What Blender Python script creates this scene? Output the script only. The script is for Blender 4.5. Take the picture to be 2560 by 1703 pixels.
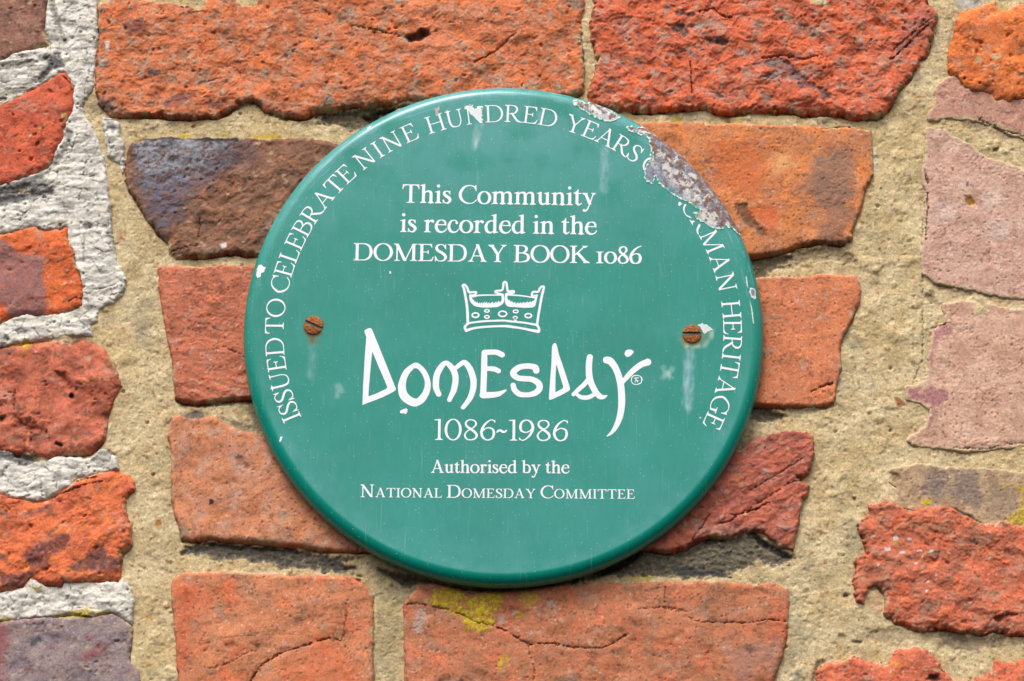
import bpy, math, random
import numpy as np
from math import radians, sin, cos, pi

scene = bpy.context.scene
for o in list(bpy.data.objects):
    bpy.data.objects.remove(o)

# ------------------------------------------------------------------ camera
W_PX, H_PX = 2560.0, 1703.0          # the photograph's own pixel grid, used to trace the wall plane
PITCH = radians(16.0)
F_PX = 7100.0
DIST = F_PX / 4.72                   # mm: 4.72 px per mm at the middle of the wall
fwd = np.array([0, cos(PITCH), sin(PITCH)])
rgt = np.array([1.0, 0, 0])
upv = np.array([0, -sin(PITCH), cos(PITCH)])
CAM = -fwd * DIST
cam_d = bpy.data.cameras.new('camera')
cam_d.sensor_width = 36.0
cam_d.lens = 36.0 * F_PX / W_PX
cam_d.clip_start = 0.05
cam_d.clip_end = 500.0
cam = bpy.data.objects.new('camera', cam_d)
scene.collection.objects.link(cam)
cam.location = tuple(CAM / 1000.0)
cam.rotation_euler = (pi / 2 + PITCH, 0, 0)
scene.camera = cam

# ------------------------------------------------------------------ light
SUN_EL, SUN_AZ = radians(57), radians(-20)   # azimuth from the wall's normal, negative = from the left
w = bpy.data.worlds.new('World')
scene.world = w
w.use_nodes = True
nt = w.node_tree
nt.nodes.clear()
out = nt.nodes.new('ShaderNodeOutputWorld')
bg = nt.nodes.new('ShaderNodeBackground')
sky = nt.nodes.new('ShaderNodeTexSky')
sky.sky_type = 'NISHITA'
sky.sun_disc = False
sky.sun_elevation = SUN_EL
sky.sun_rotation = pi - SUN_AZ
sky.dust_density = 4.0
sky.air_density = 1.0
hs = nt.nodes.new('ShaderNodeHueSaturation')
hs.inputs['Saturation'].default_value = 0.12
nt.links.new(sky.outputs[0], hs.inputs['Color'])
tc = nt.nodes.new('ShaderNodeTexCoord')
sep = nt.nodes.new('ShaderNodeSeparateXYZ')
nt.links.new(tc.outputs['Generated'], sep.inputs[0])
mr = nt.nodes.new('ShaderNodeMapRange')
mr.inputs['From Min'].default_value = 0.06
mr.inputs['From Max'].default_value = 0.26
nt.links.new(sep.outputs['Z'], mr.inputs['Value'])
mx = nt.nodes.new('ShaderNodeMix')
mx.data_type = 'RGBA'
mx.inputs['A'].default_value = (0.13, 0.125, 0.115, 1)      # dull paving and house fronts round the horizon
nt.links.new(mr.outputs[0], mx.inputs['Factor'])
nt.links.new(hs.outputs[0], mx.inputs['B'])
nt.links.new(mx.outputs['Result'], bg.inputs[0])
bg.inputs[1].default_value = 0.125
nt.links.new(bg.outputs[0], out.inputs[0])

sd = bpy.data.lights.new('sun', 'SUN')
sd.energy = 1.1
sd.angle = radians(22)
sd.color = (1.0, 0.965, 0.91)
sun = bpy.data.objects.new('sun', sd)
scene.collection.objects.link(sun)
sun.rotation_euler = (pi / 2 - SUN_EL, 0, SUN_AZ)
sun.location = (-0.4, -2, 3)

vs = scene.view_settings
vs.view_transform = 'Standard'
vs.look = 'None'
vs.gamma = 1.0
vs.exposure = 0.90
vs.use_curve_mapping = False

# ------------------------------------------------------------------ tracing helpers
def P(px, py, y0=0.0):
    """pixel of the photograph -> point (mm) on the plane y = y0"""
    d = fwd + rgt * ((px - W_PX / 2) / F_PX) - upv * ((py - H_PX / 2) / F_PX)
    t = (y0 - CAM[1]) / d[1]
    return CAM + d * t

def P2(pts, y0=0.0):
    r = []
    for p in pts:
        q = P(p[0], p[1], y0)
        r.append((q[0], q[2]))
    return np.array(r)

K = 900 / 2352.0
ZO = {'A': (0, 0, K), 'B': (0, 550, K), 'C': (0, 1103, K), 'D': (830, 0, K), 'E': (830, 1103, K),
      'F': (1660, 0, K), 'G': (1660, 550, K), 'H': (1660, 1103, K), 'S': (0, 0, 1.0), 'W': (0, 0, 2560 / 2357.0),
      'M': (880, 690, 1 / 3.92), 'N': (1260, 690, 1 / 3.92), 'Q': (1200, 210, 1 / 4.612), 'R': (1580, 360, 1 / 4.9),
      'U': (720, 220, 1 / 4.612), 'V': (640, 560, 1 / 2.6125), 'X': (1640, 640, 1 / 3.267)}

def tr(spec):
    """'A 640,60 700,20 B 1,2' -> photo pixels"""
    r = []
    cur = ZO['S']
    for tok in spec.split():
        if tok in ZO:
            cur = ZO[tok]
        else:
            v = [float(a) for a in tok.split(',')]
            p = [v[0] * cur[2] + cur[0], v[1] * cur[2] + cur[1]]
            if len(v) > 2:
                p.append(v[2] * cur[2])
            r.append(p)
    return r

def trw(spec):
    """traced outline on the wall, run on past the picture's edge"""
    r = []
    for x, y in tr(spec):
        if x < -1: x *= 4
        if x > W_PX + 1: x = W_PX + (x - W_PX) * 4
        if y < -1: y *= 4
        if y > H_PX + 1: y = H_PX + (y - H_PX) * 4
        r.append((x, y))
    return P2(r)

def lin(c):
    c = np.asarray(c, float) / 255.0
    return np.where(c <= 0.04045, c / 12.92, ((c + 0.055) / 1.055) ** 2.4)

ILLUM = 1.12
def alb(c):
    return lin(c) / ILLUM

# ------------------------------------------------------------------ noise
def _h(ix, iy, seed):
    h = (ix.astype(np.int64) * 374761393 + iy.astype(np.int64) * 668265263 + seed * 974634777) & 0xffffffff
    h = ((h ^ (h >> 13)) * 1274126177) & 0xffffffff
    h = ((h ^ (h >> 16)) * 2246822519) & 0xffffffff
    return h ^ (h >> 15)

def perlin(x, y, seed=0):
    x = x + seed * 17.31; y = y + seed * 7.77
    x0 = np.floor(x); y0 = np.floor(y)
    fx = x - x0; fy = y - y0
    ux = fx * fx * fx * (fx * (fx * 6 - 15) + 10); uy = fy * fy * fy * (fy * (fy * 6 - 15) + 10)
    def g(i, j):
        a = _h(x0 + i, y0 + j, seed).astype(np.float64) * (2 * pi / 4294967296.0)
        return np.cos(a) * (fx - i) + np.sin(a) * (fy - j)
    a = g(0, 0); b = g(1, 0); c = g(0, 1); d = g(1, 1)
    return ((a + (b - a) * ux) * (1 - uy) + (c + (d - c) * ux) * uy) * 1.5

def fbm(x, y, seed=0, octv=4, gain=0.5, lac=2.03):
    s = np.zeros_like(x); a = 1.0; n = 0.0
    for i in range(octv):
        s += a * perlin(x, y, seed + i * 13); n += a
        a *= gain; x = x * lac; y = y * lac
    return s / n * 1.25

def ridged(x, y, seed=0, octv=4):
    s = np.zeros_like(x); a = 1.0; n = 0.0
    for i in range(octv):
        s += a * (1 - np.abs(perlin(x, y, seed + i * 7)) * 2); n += a
        a *= 0.5; x = x * 2.1; y = y * 2.1
    return s / n

def worley(x, y, seed=0):
    x = x + seed * 3.7; y = y + seed * 5.3
    ix = np.floor(x); iy = np.floor(y)
    f1 = np.full(x.shape, 9.0); f2 = np.full(x.shape, 9.0); idd = np.zeros(x.shape)
    for i in (-1, 0, 1):
        for j in (-1, 0, 1):
            h = _h(ix + i, iy + j, seed)
            px = ix + i + (h & 0xffff) / 65535.0; py = iy + j + ((h >> 16) & 0xffff) / 65535.0
            d = np.hypot(px - x, py - y)
            idn = (_h(ix + i, iy + j, seed + 91) & 0xffff) / 65535.0
            m = d < f1
            f2 = np.where(m, f1, np.minimum(f2, d)); idd = np.where(m, idn, idd); f1 = np.where(m, d, f1)
    return f1, f2, idd

def sm(a, b, x):
    t = np.clip((x - a) / (b - a), 0, 1)
    return t * t * (3 - 2 * t)

def sdpoly(pts, x, y):
    """signed distance, positive inside"""
    pts = np.asarray(pts, float)
    n = len(pts)
    d2 = np.full(x.shape, 1e18); ins = np.zeros(x.shape, bool)
    for i in range(n):
        ax, ay = pts[i]; bx, by = pts[(i + 1) % n]
        ex, ey = bx - ax, by - ay
        L = ex * ex + ey * ey
        if L < 1e-12: continue
        t = np.clip(((x - ax) * ex + (y - ay) * ey) / L, 0, 1)
        d2 = np.minimum(d2, (x - ax - t * ex) ** 2 + (y - ay - t * ey) ** 2)
        if ay != by:
            c = ((ay > y) != (by > y)) & (x < ex * (y - ay) / ey + ax)
            ins ^= c
    d = np.sqrt(d2)
    return np.where(ins, d, -d)

def sdstroke(pts, x, y):
    """distance to a chain of tapering capsules, negative inside; pts (x, y, width)"""
    best = np.full(x.shape, 1e9)
    for (ax, ay, aw), (bx, by, bw) in zip(pts[:-1], pts[1:]):
        ex, ey = bx - ax, by - ay
        L = ex * ex + ey * ey
        t = np.clip(((x - ax) * ex + (y - ay) * ey) / L, 0, 1) if L > 1e-12 else 0.0
        best = np.minimum(best, np.hypot(x - ax - t * ex, y - ay - t * ey) - (aw + (bw - aw) * t) / 2)
    return best

def spline(pts, closed=False, n=8):
    p = np.asarray(pts, float); m = len(p); out_ = []
    rng = range(m) if closed else range(m - 1)
    for i in rng:
        if closed:
            a, b, c, d = p[(i - 1) % m], p[i], p[(i + 1) % m], p[(i + 2) % m]
        else:
            b, c = p[i], p[i + 1]
            a = p[i - 1] if i > 0 else 2 * b - c
            d = p[i + 2] if i + 2 < m else 2 * c - b
        for k in range(n):
            t = k / n
            out_.append(0.5 * ((2 * b) + (c - a) * t + (2 * a - 5 * b + 4 * c - d) * t * t + (3 * b - a - 3 * c + d) * t ** 3))
    out_.append(p[0] if closed else p[-1])
    r = np.array(out_)
    if r.shape[1] > 2: r[:, 2] = np.maximum(r[:, 2], 1e-4)
    return r

# ------------------------------------------------------------------ mesh helpers
def link(o, parent=None):
    scene.collection.objects.link(o)
    if parent is not None: o.parent = parent
    return o

def empty(name, loc=(0, 0, 0)):
    o = bpy.data.objects.new(name, None)
    o.empty_display_size = 0.02
    o.location = loc
    return link(o)

def tag(o, label=None, cat=None, group=None, kind=None):
    if label: o['label'] = label
    if cat: o['category'] = cat
    if group: o['group'] = group
    if kind: o['kind'] = kind
    return o

def raw_mesh(name, co, quads, col=None, mat=None, parent=None, smooth=True):
    me = bpy.data.meshes.new(name)
    co = np.asarray(co, np.float32) / 1000.0
    me.vertices.add(len(co)); me.vertices.foreach_set('co', co.ravel())
    nq = len(quads)
    me.loops.add(nq * 4); me.loops.foreach_set('vertex_index', quads.astype(np.int32).ravel())
    me.polygons.add(nq)
    me.polygons.foreach_set('loop_start', np.arange(0, nq * 4, 4, dtype=np.int32))
    me.update(calc_edges=True)
    me.polygons.foreach_set('use_smooth', np.full(nq, smooth))
    if col is not None:
        a = me.color_attributes.new('Col', 'FLOAT_COLOR', 'POINT')
        c4 = np.ones((len(co), 4), np.float32); c4[:, :3] = col
        a.data.foreach_set('color', c4.ravel())
    me.validate()
    if mat: me.materials.append(mat)
    return link(bpy.data.objects.new(name, me), parent)

def heightfield(name, x0, x1, z0, z1, step, fn, mat, parent):
    """fn(x, z) -> height towards the viewer (mm), keep mask, colour"""
    xs = np.arange(x0, x1 + step, step); zs = np.arange(z0, z1 + step, step)
    X, Z = np.meshgrid(xs, zs)
    sh = X.shape
    h, keep, col = fn(X.ravel(), Z.ravel())
    idx = np.arange(X.size).reshape(sh)
    q = np.stack([idx[:-1, :-1], idx[:-1, 1:], idx[1:, 1:], idx[1:, :-1]], -1).reshape(-1, 4)
    q = q[keep[q].all(1)]
    used = np.zeros(X.size, bool); used[q.ravel()] = True
    remap = np.cumsum(used) - 1
    co = np.stack([X.ravel(), -h, Z.ravel()], -1)[used]
    return raw_mesh(name, co, remap[q], col[used], mat, parent)

def march(S, x0, z0, step):
    """filled contour S < 0 of a grid -> 2D vertices, polygons"""
    ny, nx = S.shape
    ins = S < 0
    verts = []; faces = []; key = {}
    occ = ins[:-1, :-1] | ins[1:, :-1] | ins[:-1, 1:] | ins[1:, 1:]
    js, is_ = np.nonzero(occ)
    def corner(i, j):
        k = (i, j, 0)
        if k not in key:
            key[k] = len(verts); verts.append((x0 + i * step, z0 + j * step))
        return key[k]
    def edge(i, j, i2, j2):
        k = (min(i, i2), min(j, j2), 1 if j == j2 else 2)
        if k not in key:
            a, b = S[j, i], S[j2, i2]
            t = min(max(a / (a - b), 0.02), 0.98)
            key[k] = len(verts); verts.append((x0 + (i + (i2 - i) * t) * step, z0 + (j + (j2 - j) * t) * step))
        return key[k]
    for j, i in zip(js.tolist(), is_.tolist()):
        cs = ((i, j), (i + 1, j), (i + 1, j + 1), (i, j + 1))
        f = []
        for k in range(4):
            a = cs[k]; b = cs[(k + 1) % 4]
            ia = ins[a[1], a[0]]; ib = ins[b[1], b[0]]
            if ia: f.append(corner(*a))
            if ia != ib: f.append(edge(a[0], a[1], b[0], b[1]))
        if len(f) >= 3: faces.append(f)
    return verts, faces

def py_mesh(name, co, faces, mat, parent, smooth=True, col=None):
    me = bpy.data.meshes.new(name)
    me.from_pydata([tuple(c) for c in np.asarray(co) / 1000.0], [], faces)
    me.update()
    if smooth: me.polygons.foreach_set('use_smooth', np.full(len(me.polygons), True))
    if col is not None:
        a = me.color_attributes.new('Col', 'FLOAT_COLOR', 'POINT')
        c4 = np.ones((len(me.vertices), 4), np.float32); c4[:, :3] = col
        a.data.foreach_set('color', c4.ravel())
    if mat: me.materials.append(mat)
    return link(bpy.data.objects.new(name, me), parent)

# ------------------------------------------------------------------ materials
def N(t, kind, **kw):
    n = t.nodes.new(kind)
    for k, v in kw.items():
        if k in n.inputs: n.inputs[k].default_value = v
        else: setattr(n, k, v)
    return n

def grainy(name, rough, grain_mm, grain_amt, bump_mm, spec=0.25, fine_mm=0.35):
    """colour attribute x grain noise, with fine bump"""
    m = bpy.data.materials.new(name); m.use_nodes = True
    t = m.node_tree; b = t.nodes['Principled BSDF']
    b.inputs['Roughness'].default_value = rough
    b.inputs['Specular IOR Level'].default_value = spec
    at = N(t, 'ShaderNodeVertexColor'); at.layer_name = 'Col'
    tcx = N(t, 'ShaderNodeTexCoord')
    n1 = N(t, 'ShaderNodeTexNoise'); n1.inputs['Scale'].default_value = 1000.0 / grain_mm
    n1.inputs['Detail'].default_value = 4; n1.inputs['Roughness'].default_value = 0.65
    t.links.new(tcx.outputs['Object'], n1.inputs['Vector'])
    mrn = N(t, 'ShaderNodeMapRange')
    mrn.inputs['From Min'].default_value = 0.3; mrn.inputs['From Max'].default_value = 0.7
    mrn.inputs['To Min'].default_value = 1 - grain_amt; mrn.inputs['To Max'].default_value = 1 + grain_amt
    t.links.new(n1.outputs['Fac'], mrn.inputs['Value'])
    mul = N(t, 'ShaderNodeVectorMath'); mul.operation = 'SCALE'
    t.links.new(at.outputs['Color'], mul.inputs[0]); t.links.new(mrn.outputs[0], mul.inputs['Scale'])
    t.links.new(mul.outputs[0], b.inputs['Base Color'])
    n2 = N(t, 'ShaderNodeTexNoise'); n2.inputs['Scale'].default_value = 1000.0 / (fine_mm * 3)
    n2.inputs['Detail'].default_value = 5; n2.inputs['Roughness'].default_value = 0.7
    t.links.new(tcx.outputs['Object'], n2.inputs['Vector'])
    bp = N(t, 'ShaderNodeBump'); bp.inputs['Distance'].default_value = bump_mm / 1000.0
    bp.inputs['Strength'].default_value = 1.0
    t.links.new(n2.outputs['Fac'], bp.inputs['Height'])
    t.links.new(bp.outputs[0], b.inputs['Normal'])
    return m

M_BRICK = grainy('brick_clay', 0.92, 1.1, 0.22, 0.35)
M_SMOOTH = grainy('sanded_brick', 0.92, 0.9, 0.22, 0.32)
M_MORTAR = grainy('sand_mortar', 0.95, 1.0, 0.25, 0.45)
M_LIME = grainy('lime_mortar', 0.9, 1.6, 0.12, 0.4)
M_RUST = grainy('bare_metal', 0.7, 0.9, 0.25, 0.35, spec=0.4)
M_SCREW = grainy('rusty_steel', 0.75, 0.9, 0.35, 0.3, spec=0.4)

def enamel(name):
    m = bpy.data.materials.new(name); m.use_nodes = True
    t = m.node_tree; b = t.nodes['Principled BSDF']
    at = N(t, 'ShaderNodeVertexColor'); at.layer_name = 'Col'
    tcx = N(t, 'ShaderNodeTexCoord')
    v = N(t, 'ShaderNodeTexVoronoi'); v.inputs['Scale'].default_value = 620.0
    t.links.new(tcx.outputs['Object'], v.inputs['Vector'])
    rsep = N(t, 'ShaderNodeSeparateColor'); t.links.new(v.outputs['Color'], rsep.inputs[0])
    size = N(t, 'ShaderNodeMapRange'); size.inputs['From Min'].default_value = 0.45; size.inputs['From Max'].default_value = 1.0
    size.inputs['To Min'].default_value = 0.0; size.inputs['To Max'].default_value = 0.20
    t.links.new(rsep.outputs[0], size.inputs['Value'])
    lt = N(t, 'ShaderNodeMath'); lt.operation = 'LESS_THAN'
    t.links.new(v.outputs['Distance'], lt.inputs[0]); t.links.new(size.outputs[0], lt.inputs[1])
    amt = N(t, 'ShaderNodeMath'); amt.operation = 'MULTIPLY'; amt.inputs[1].default_value = 0.28
    t.links.new(lt.outputs[0], amt.inputs[0])
    mixc = N(t, 'ShaderNodeMix'); mixc.data_type = 'RGBA'
    t.links.new(amt.outputs[0], mixc.inputs['Factor']); t.links.new(at.outputs['Color'], mixc.inputs['A'])
    mixc.inputs['B'].default_value = (0.55, 0.75, 0.68, 1)
    # fine wiping scratches
    mp = N(t, 'ShaderNodeMapping'); mp.inputs['Scale'].default_value = (900, 1, 40); mp.inputs['Rotation'].default_value = (0, .35, 0)
    t.links.new(tcx.outputs['Object'], mp.inputs['Vector'])
    ns = N(t, 'ShaderNodeTexNoise'); ns.inputs['Scale'].default_value = 1.0; ns.inputs['Detail'].default_value = 3
    t.links.new(mp.outputs[0], ns.inputs['Vector'])
    sr = N(t, 'ShaderNodeMapRange'); sr.inputs['From Min'].default_value = 0.62; sr.inputs['From Max'].default_value = 0.78; sr.inputs['To Max'].default_value = 0.16
    t.links.new(ns.outputs['Fac'], sr.inputs['Value'])
    mix2 = N(t, 'ShaderNodeMix'); mix2.data_type = 'RGBA'
    t.links.new(sr.outputs[0], mix2.inputs['Factor']); t.links.new(mixc.outputs['Result'], mix2.inputs['A'])
    mix2.inputs['B'].default_value = (0.5, 0.65, 0.62, 1)
    t.links.new(mix2.outputs['Result'], b.inputs['Base Color'])
    n = N(t, 'ShaderNodeTexNoise'); n.inputs['Scale'].default_value = 55; n.inputs['Detail'].default_value = 6
    t.links.new(tcx.outputs['Object'], n.inputs['Vector'])
    r = N(t, 'ShaderNodeMapRange'); r.inputs['To Min'].default_value = 0.16; r.inputs['To Max'].default_value = 0.34
    t.links.new(n.outputs['Fac'], r.inputs['Value']); t.links.new(r.outputs[0], b.inputs['Roughness'])
    b.inputs['IOR'].default_value = 1.48
    n2 = N(t, 'ShaderNodeTexNoise'); n2.inputs['Scale'].default_value = 160; n2.inputs['Detail'].default_value = 3
    t.links.new(tcx.outputs['Object'], n2.inputs['Vector'])
    bp = N(t, 'ShaderNodeBump'); bp.inputs['Distance'].default_value = 0.00006; bp.inputs['Strength'].default_value = 0.5
    t.links.new(n2.outputs['Fac'], bp.inputs['Height']); t.links.new(bp.outputs[0], b.inputs['Normal'])
    return m
M_ENAMEL = enamel('green_enamel')

def plain(name, c, rough=0.5, noise=0.05):
    m = bpy.data.materials.new(name); m.use_nodes = True
    t = m.node_tree; b = t.nodes['Principled BSDF']
    tcx = N(t, 'ShaderNodeTexCoord')
    n = N(t, 'ShaderNodeTexNoise'); n.inputs['Scale'].default_value = 250; n.inputs['Detail'].default_value = 5
    t.links.new(tcx.outputs['Object'], n.inputs['Vector'])
    mrn = N(t, 'ShaderNodeMapRange'); mrn.inputs['From Min'].default_value = 0.3; mrn.inputs['From Max'].default_value = 0.7
    mrn.inputs['To Min'].default_value = 1 - noise; mrn.inputs['To Max'].default_value = 1 + noise
    t.links.new(n.outputs['Fac'], mrn.inputs['Value'])
    mul = N(t, 'ShaderNodeVectorMath'); mul.operation = 'SCALE'; mul.inputs[0].default_value = c
    t.links.new(mrn.outputs[0], mul.inputs['Scale']); t.links.new(mul.outputs[0], b.inputs['Base Color'])
    b.inputs['Roughness'].default_value = rough
    return m
M_WHITE = plain('white_lettering_paint', (0.80, 0.80, 0.82), 0.35, 0.03)
M_CHIP = grainy('chipped_enamel', 0.6, 0.8, 0.10, 0.2)
M_WEB = plain('spider_silk', (0.75, 0.75, 0.75), 0.5)

# ------------------------------------------------------------------ stains traced on the wall: outline, colour, strength, softness mm, ragged mm, targets
STAINS = []
def stain(spec, col, s=0.8, soft=1.5, rag=2.0, tg='mlb', dep=0.0, freq=3.0, mot=None):
    if mot is None: mot = 0.0 if soft < .7 else (.3 if tg == 'm' else .45)
    pts = trw(spec)
    STAINS.append((pts, alb(col), s, soft, rag, tg, dep, freq, pts.min(0) - 8, pts.max(0) + 8, mot))

def ell(z, cx, cy, rx, ry, rot=0, n=14):
    s = z
    for i in range(n):
        a = 2 * pi * i / n
        u, v = rx * cos(a), ry * sin(a)
        s += ' %.1f,%.1f' % (cx + u * cos(rot) - v * sin(rot), cy + u * sin(rot) + v * cos(rot))
    return s

def paint(x, z, col, h, tg):
    """apply the traced stains (their own colour and relief)"""
    bx0, bx1, bz0, bz1 = x.min(), x.max(), z.min(), z.max()
    for i, (pts, c, s, soft, rag, tgs, dep, freq, lo, hi, mot) in enumerate(STAINS):
        if tg not in tgs or lo[0] > bx1 or hi[0] < bx0 or lo[1] > bz1 or hi[1] < bz0: continue
        m = (x > lo[0]) & (x < hi[0]) & (z > lo[1]) & (z < hi[1])
        if not m.any(): continue
        xx, zz = x[m], z[m]
        d = sdpoly(pts, xx, zz) + rag * (fbm(xx / freq, zz / freq, 300 + i, 4, 0.65) + (.8 * fbm(xx / 7, zz / 7, 900 + i, 2) if soft >= .7 else 0))
        a = sm(-soft, soft, d) * s
        if mot:
            k_ = sm(-.05, .45, fbm(xx / (freq * .8), zz / (freq * .8), 700 + i, 5, .7)) if mot < .9 else sm(-.12, .12, fbm(xx / freq, zz / freq, 700 + i, 5, .7))
            a = a * (1 - mot * k_)
        col[m] = col[m] * (1 - a[:, None]) + c * a[:, None]
        if dep > 0:
            h[m] -= dep * sm(-soft, soft + abs(dep) * 0.5, d)
            if dep >= 1.2 and tg == 'm': h[m] += 1.1 * a * fbm(xx / 3.4, zz / 2.4, 850 + i, 4, .6)
        elif dep: h[m] -= dep * a * (.4 + 1.2 * fbm(xx / .9, zz / .9, 800 + i, 2) ** 2)
    return col, h

CRACKS = []
def crack(spec, wid=0.5, dep=1.5, dark=0.75, tg='mlb'):
    CRACKS.append((P2(tr(spec)), wid, dep, dark, tg))

def cut_cracks(x, z, col, h, tg):
    bx0, bx1, bz0, bz1 = x.min(), x.max(), z.min(), z.max()
    for i, (pts, wid, dep, dark, tgs) in enumerate(CRACKS):
        if tg not in tgs: continue
        lo, hi = pts.min(0) - 6, pts.max(0) + 6
        if lo[0] > bx1 or hi[0] < bx0 or lo[1] > bz1 or hi[1] < bz0: continue
        m = (x > lo[0]) & (x < hi[0]) & (z > lo[1]) & (z < hi[1])
        if not m.any(): continue
        xx = x[m] + 1.1 * fbm(x[m] / 2.6, z[m] / 2.6, 500 + i, 4, .7); zz = z[m] + 1.1 * fbm(x[m] / 2.6, z[m] / 2.6, 540 + i, 4, .7)
        d = sdstroke([(p[0], p[1], 0) for p in pts], xx, zz)
        wv = np.maximum(wid * (0.5 + 0.75 * fbm(x[m] / 4, z[m] / 4, 560 + i, 3)), .04)
        a = 1 - sm(wv * 0.35, wv * 1.1, d)
        h[m] -= dep * a + 0.16 * dep * (1 - sm(0, wid * 4, d))
        col[m] *= (1 - .8 * dark * a[:, None])
    return col, h

def speck(x, z, col, amt, size, seed):
    """sand-grain tint that belongs to the material"""
    f1, f2, cid = worley(x / size, z / size, seed)
    return col * (1 + amt * (cid - 0.5))[:, None]

# ------------------------------------------------------------------ brick data
BR = []
def brick(spec, label, pal, level=2.0, a25=1.2, a6=0.6, a1=0.22, pits=0.0, flake=0.0, er=2.5, en=1.2, tilt=(0, 0),
          smooth=False, hol=0.0, strat=None, flush=False):
    BR.append(dict(pts=trw(spec), label=label, pal=pal, level=level, a25=a25, a6=a6, a1=a1, pits=pits, flake=flake,
                   er=er, en=en, tilt=tilt, smooth=smooth, hol=hol, strat=strat, flush=flush))

# palette entry: (rgb, noise scale mm, threshold, softness, stretch)
brick('A -60,-60 320,-60 310,0 300,100 290,200 310,240 320,295 200,330 100,350 0,400 -60,420',
      'plum brown brick at the upper left corner',
      [(148, 92, 76), ((120, 72, 66), 9, .1, .25), ((178, 128, 104), 5, .35, .15), ((96, 70, 66), 4, .45, .12)], 1.5, pits=.5)
brick('A -60,720 0,690 100,640 200,590 300,530 400,475 435,465 460,510 490,580 485,640 490,700 455,780 430,850 420,910 385,960 345,1040 330,1090 250,1140 150,1170 0,1220 -60,1230',
      'bright orange red brick sunk between cracked white mortar',
      [(204, 82, 52), ((172, 66, 48), 12, .1, .3), ((222, 98, 62), 6, .3, .2), ((120, 62, 52), 3, .5, .1)], 2.2, a25=1.6, pits=.7, er=4)
brick('B -60,120 30,90 100,70 230,40 290,60 400,60 445,40 445,150 490,220 500,300 540,380 545,480 540,570 450,610 300,635 250,640 180,625 90,650 0,690 -60,700',
      'orange brick with a worn purple face framed by white mortar',
      [(216, 92, 44), ((196, 80, 44), 12, .1, .3), ((232, 116, 58), 8, .3, .2)], 2.4, a25=1.8, pits=.3, er=4)
brick('B -60,840 0,835 100,815 250,790 400,775 540,765 630,790 690,850 750,930 770,1000 805,1080 760,1150 730,1250 690,1400 680,1440 600,1520 430,1545 300,1560 200,1540 100,1530 0,1510 -60,1500',
      'lumpy eroded red brick with deep round holes',
      [(194, 90, 66), ((158, 76, 58), 14, .05, .3), ((216, 108, 80), 10, .2, .2), ((112, 72, 60), 6, .4, .15)], 2.5, a25=3.4, a6=.7, a1=.2, pits=.5, er=6)
brick('C -60,330 0,340 60,370 180,380 240,400 340,375 450,300 510,250 600,225 780,195 850,220 885,270 880,320 815,370 830,450 860,560 860,680 800,740 790,830 780,910 640,925 420,920 400,950 300,950 240,910 200,900 150,960 0,985 -60,990',
      'vivid orange brick streaked with dark purple scabs',
      [(218, 98, 56), ((196, 86, 60), 14, .1, .3), ((232, 118, 62), 8, .3, .2), ((178, 84, 60), 5, .4, .2)], 2.2, a25=2.4, a6=.9, pits=.5, er=4, strat=(0.5, 14))
brick('C -60,1180 0,1180 100,1170 300,1150 500,1140 600,1150 740,1120 800,1150 850,1190 870,1240 860,1320 855,1450 910,1500 920,1568 925,1640 -60,1640',
      'mauve grey brick at the lower left corner',
      [(146, 114, 116), ((122, 96, 104), 12, .1, .3), ((166, 134, 128), 6, .3, .2), ((128, 66, 74), 9, .38, .2)], 1.6, pits=.3, smooth=True)
brick('A 640,60 700,20 800,0 880,-10 940,10 1040,20 1120,40 1200,60 1240,50 1300,75 1340,50 1360,0 1380,-30 1480,-30 1540,20 1600,50 1680,40 1720,-30 D 400,-60 1500,-60 1650,-10 1640,60 1625,120 1630,250 1650,330 1640,400 1650,480 1640,600 1560,640 1200,660 700,660 560,650 500,660 400,680 250,680 130,690 0,720 A 2080,725 2000,765 1850,760 1750,730 1690,690 1660,655 1600,660 1540,690 1480,740 1420,765 1240,770 1130,765 1040,750 900,760 720,755 660,700 635,620 625,560 620,500 635,420 630,320 645,240 640,150',
      'long rugged orange brick above the plaque',
      [(208, 100, 58), ((188, 98, 66), 16, .0, .3), ((226, 112, 64), 10, .25, .18), ((176, 120, 98), 9, .22, .25), ((166, 136, 120), 6, .36, .14), ((104, 76, 66), 6, .52, .10), ((168, 82, 54), 3, .4, .2)],
      3.0, a25=2.0, a6=.45, a1=.15, pits=.55, flake=.6, er=3, en=1.6)
brick('D 1720,-60 1720,30 1690,220 1710,330 1745,400 1720,460 1700,560 1660,610 1680,680 1800,720 F 0,720 270,700 370,755 450,745 600,740 860,730 900,750 1100,745 1250,770 1390,775 1470,730 1500,650 1530,590 1610,520 1660,440 1740,330 1755,240 1755,180 1790,95 1720,40 1700,0 1690,-60',
      'deep red flaking brick with black pitted seams',
      [(210, 88, 52), ((190, 84, 60), 16, .05, .3), ((226, 102, 64), 9, .28, .18), ((178, 118, 102), 10, .25, .25), ((158, 128, 118), 7, .38, .12), ((110, 92, 88), 7, .50, .10), ((150, 70, 60), 3, .4, .2)],
      3.0, a25=2.2, a6=.55, a1=.18, pits=.5, flake=.9, er=3, en=2.0, strat=(-0.7, 12))
brick('F 1850,460 1860,330 1880,240 1910,140 1940,80 2020,60 2130,20 2165,5 2180,70 2240,75 2300,40 2420,20 2480,20 2480,650 2352,655 2250,665 2150,665 2130,620 2000,600 1950,570 1910,510',
      'bright orange brick with pale pebbles at the upper right corner',
      [(220, 104, 48), ((204, 92, 46), 12, .1, .3), ((232, 126, 66), 7, .3, .2), ((196, 168, 132), 3.2, .52, .08)], 3.5, a25=2.4, a6=.8, pits=.6, er=6)
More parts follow.
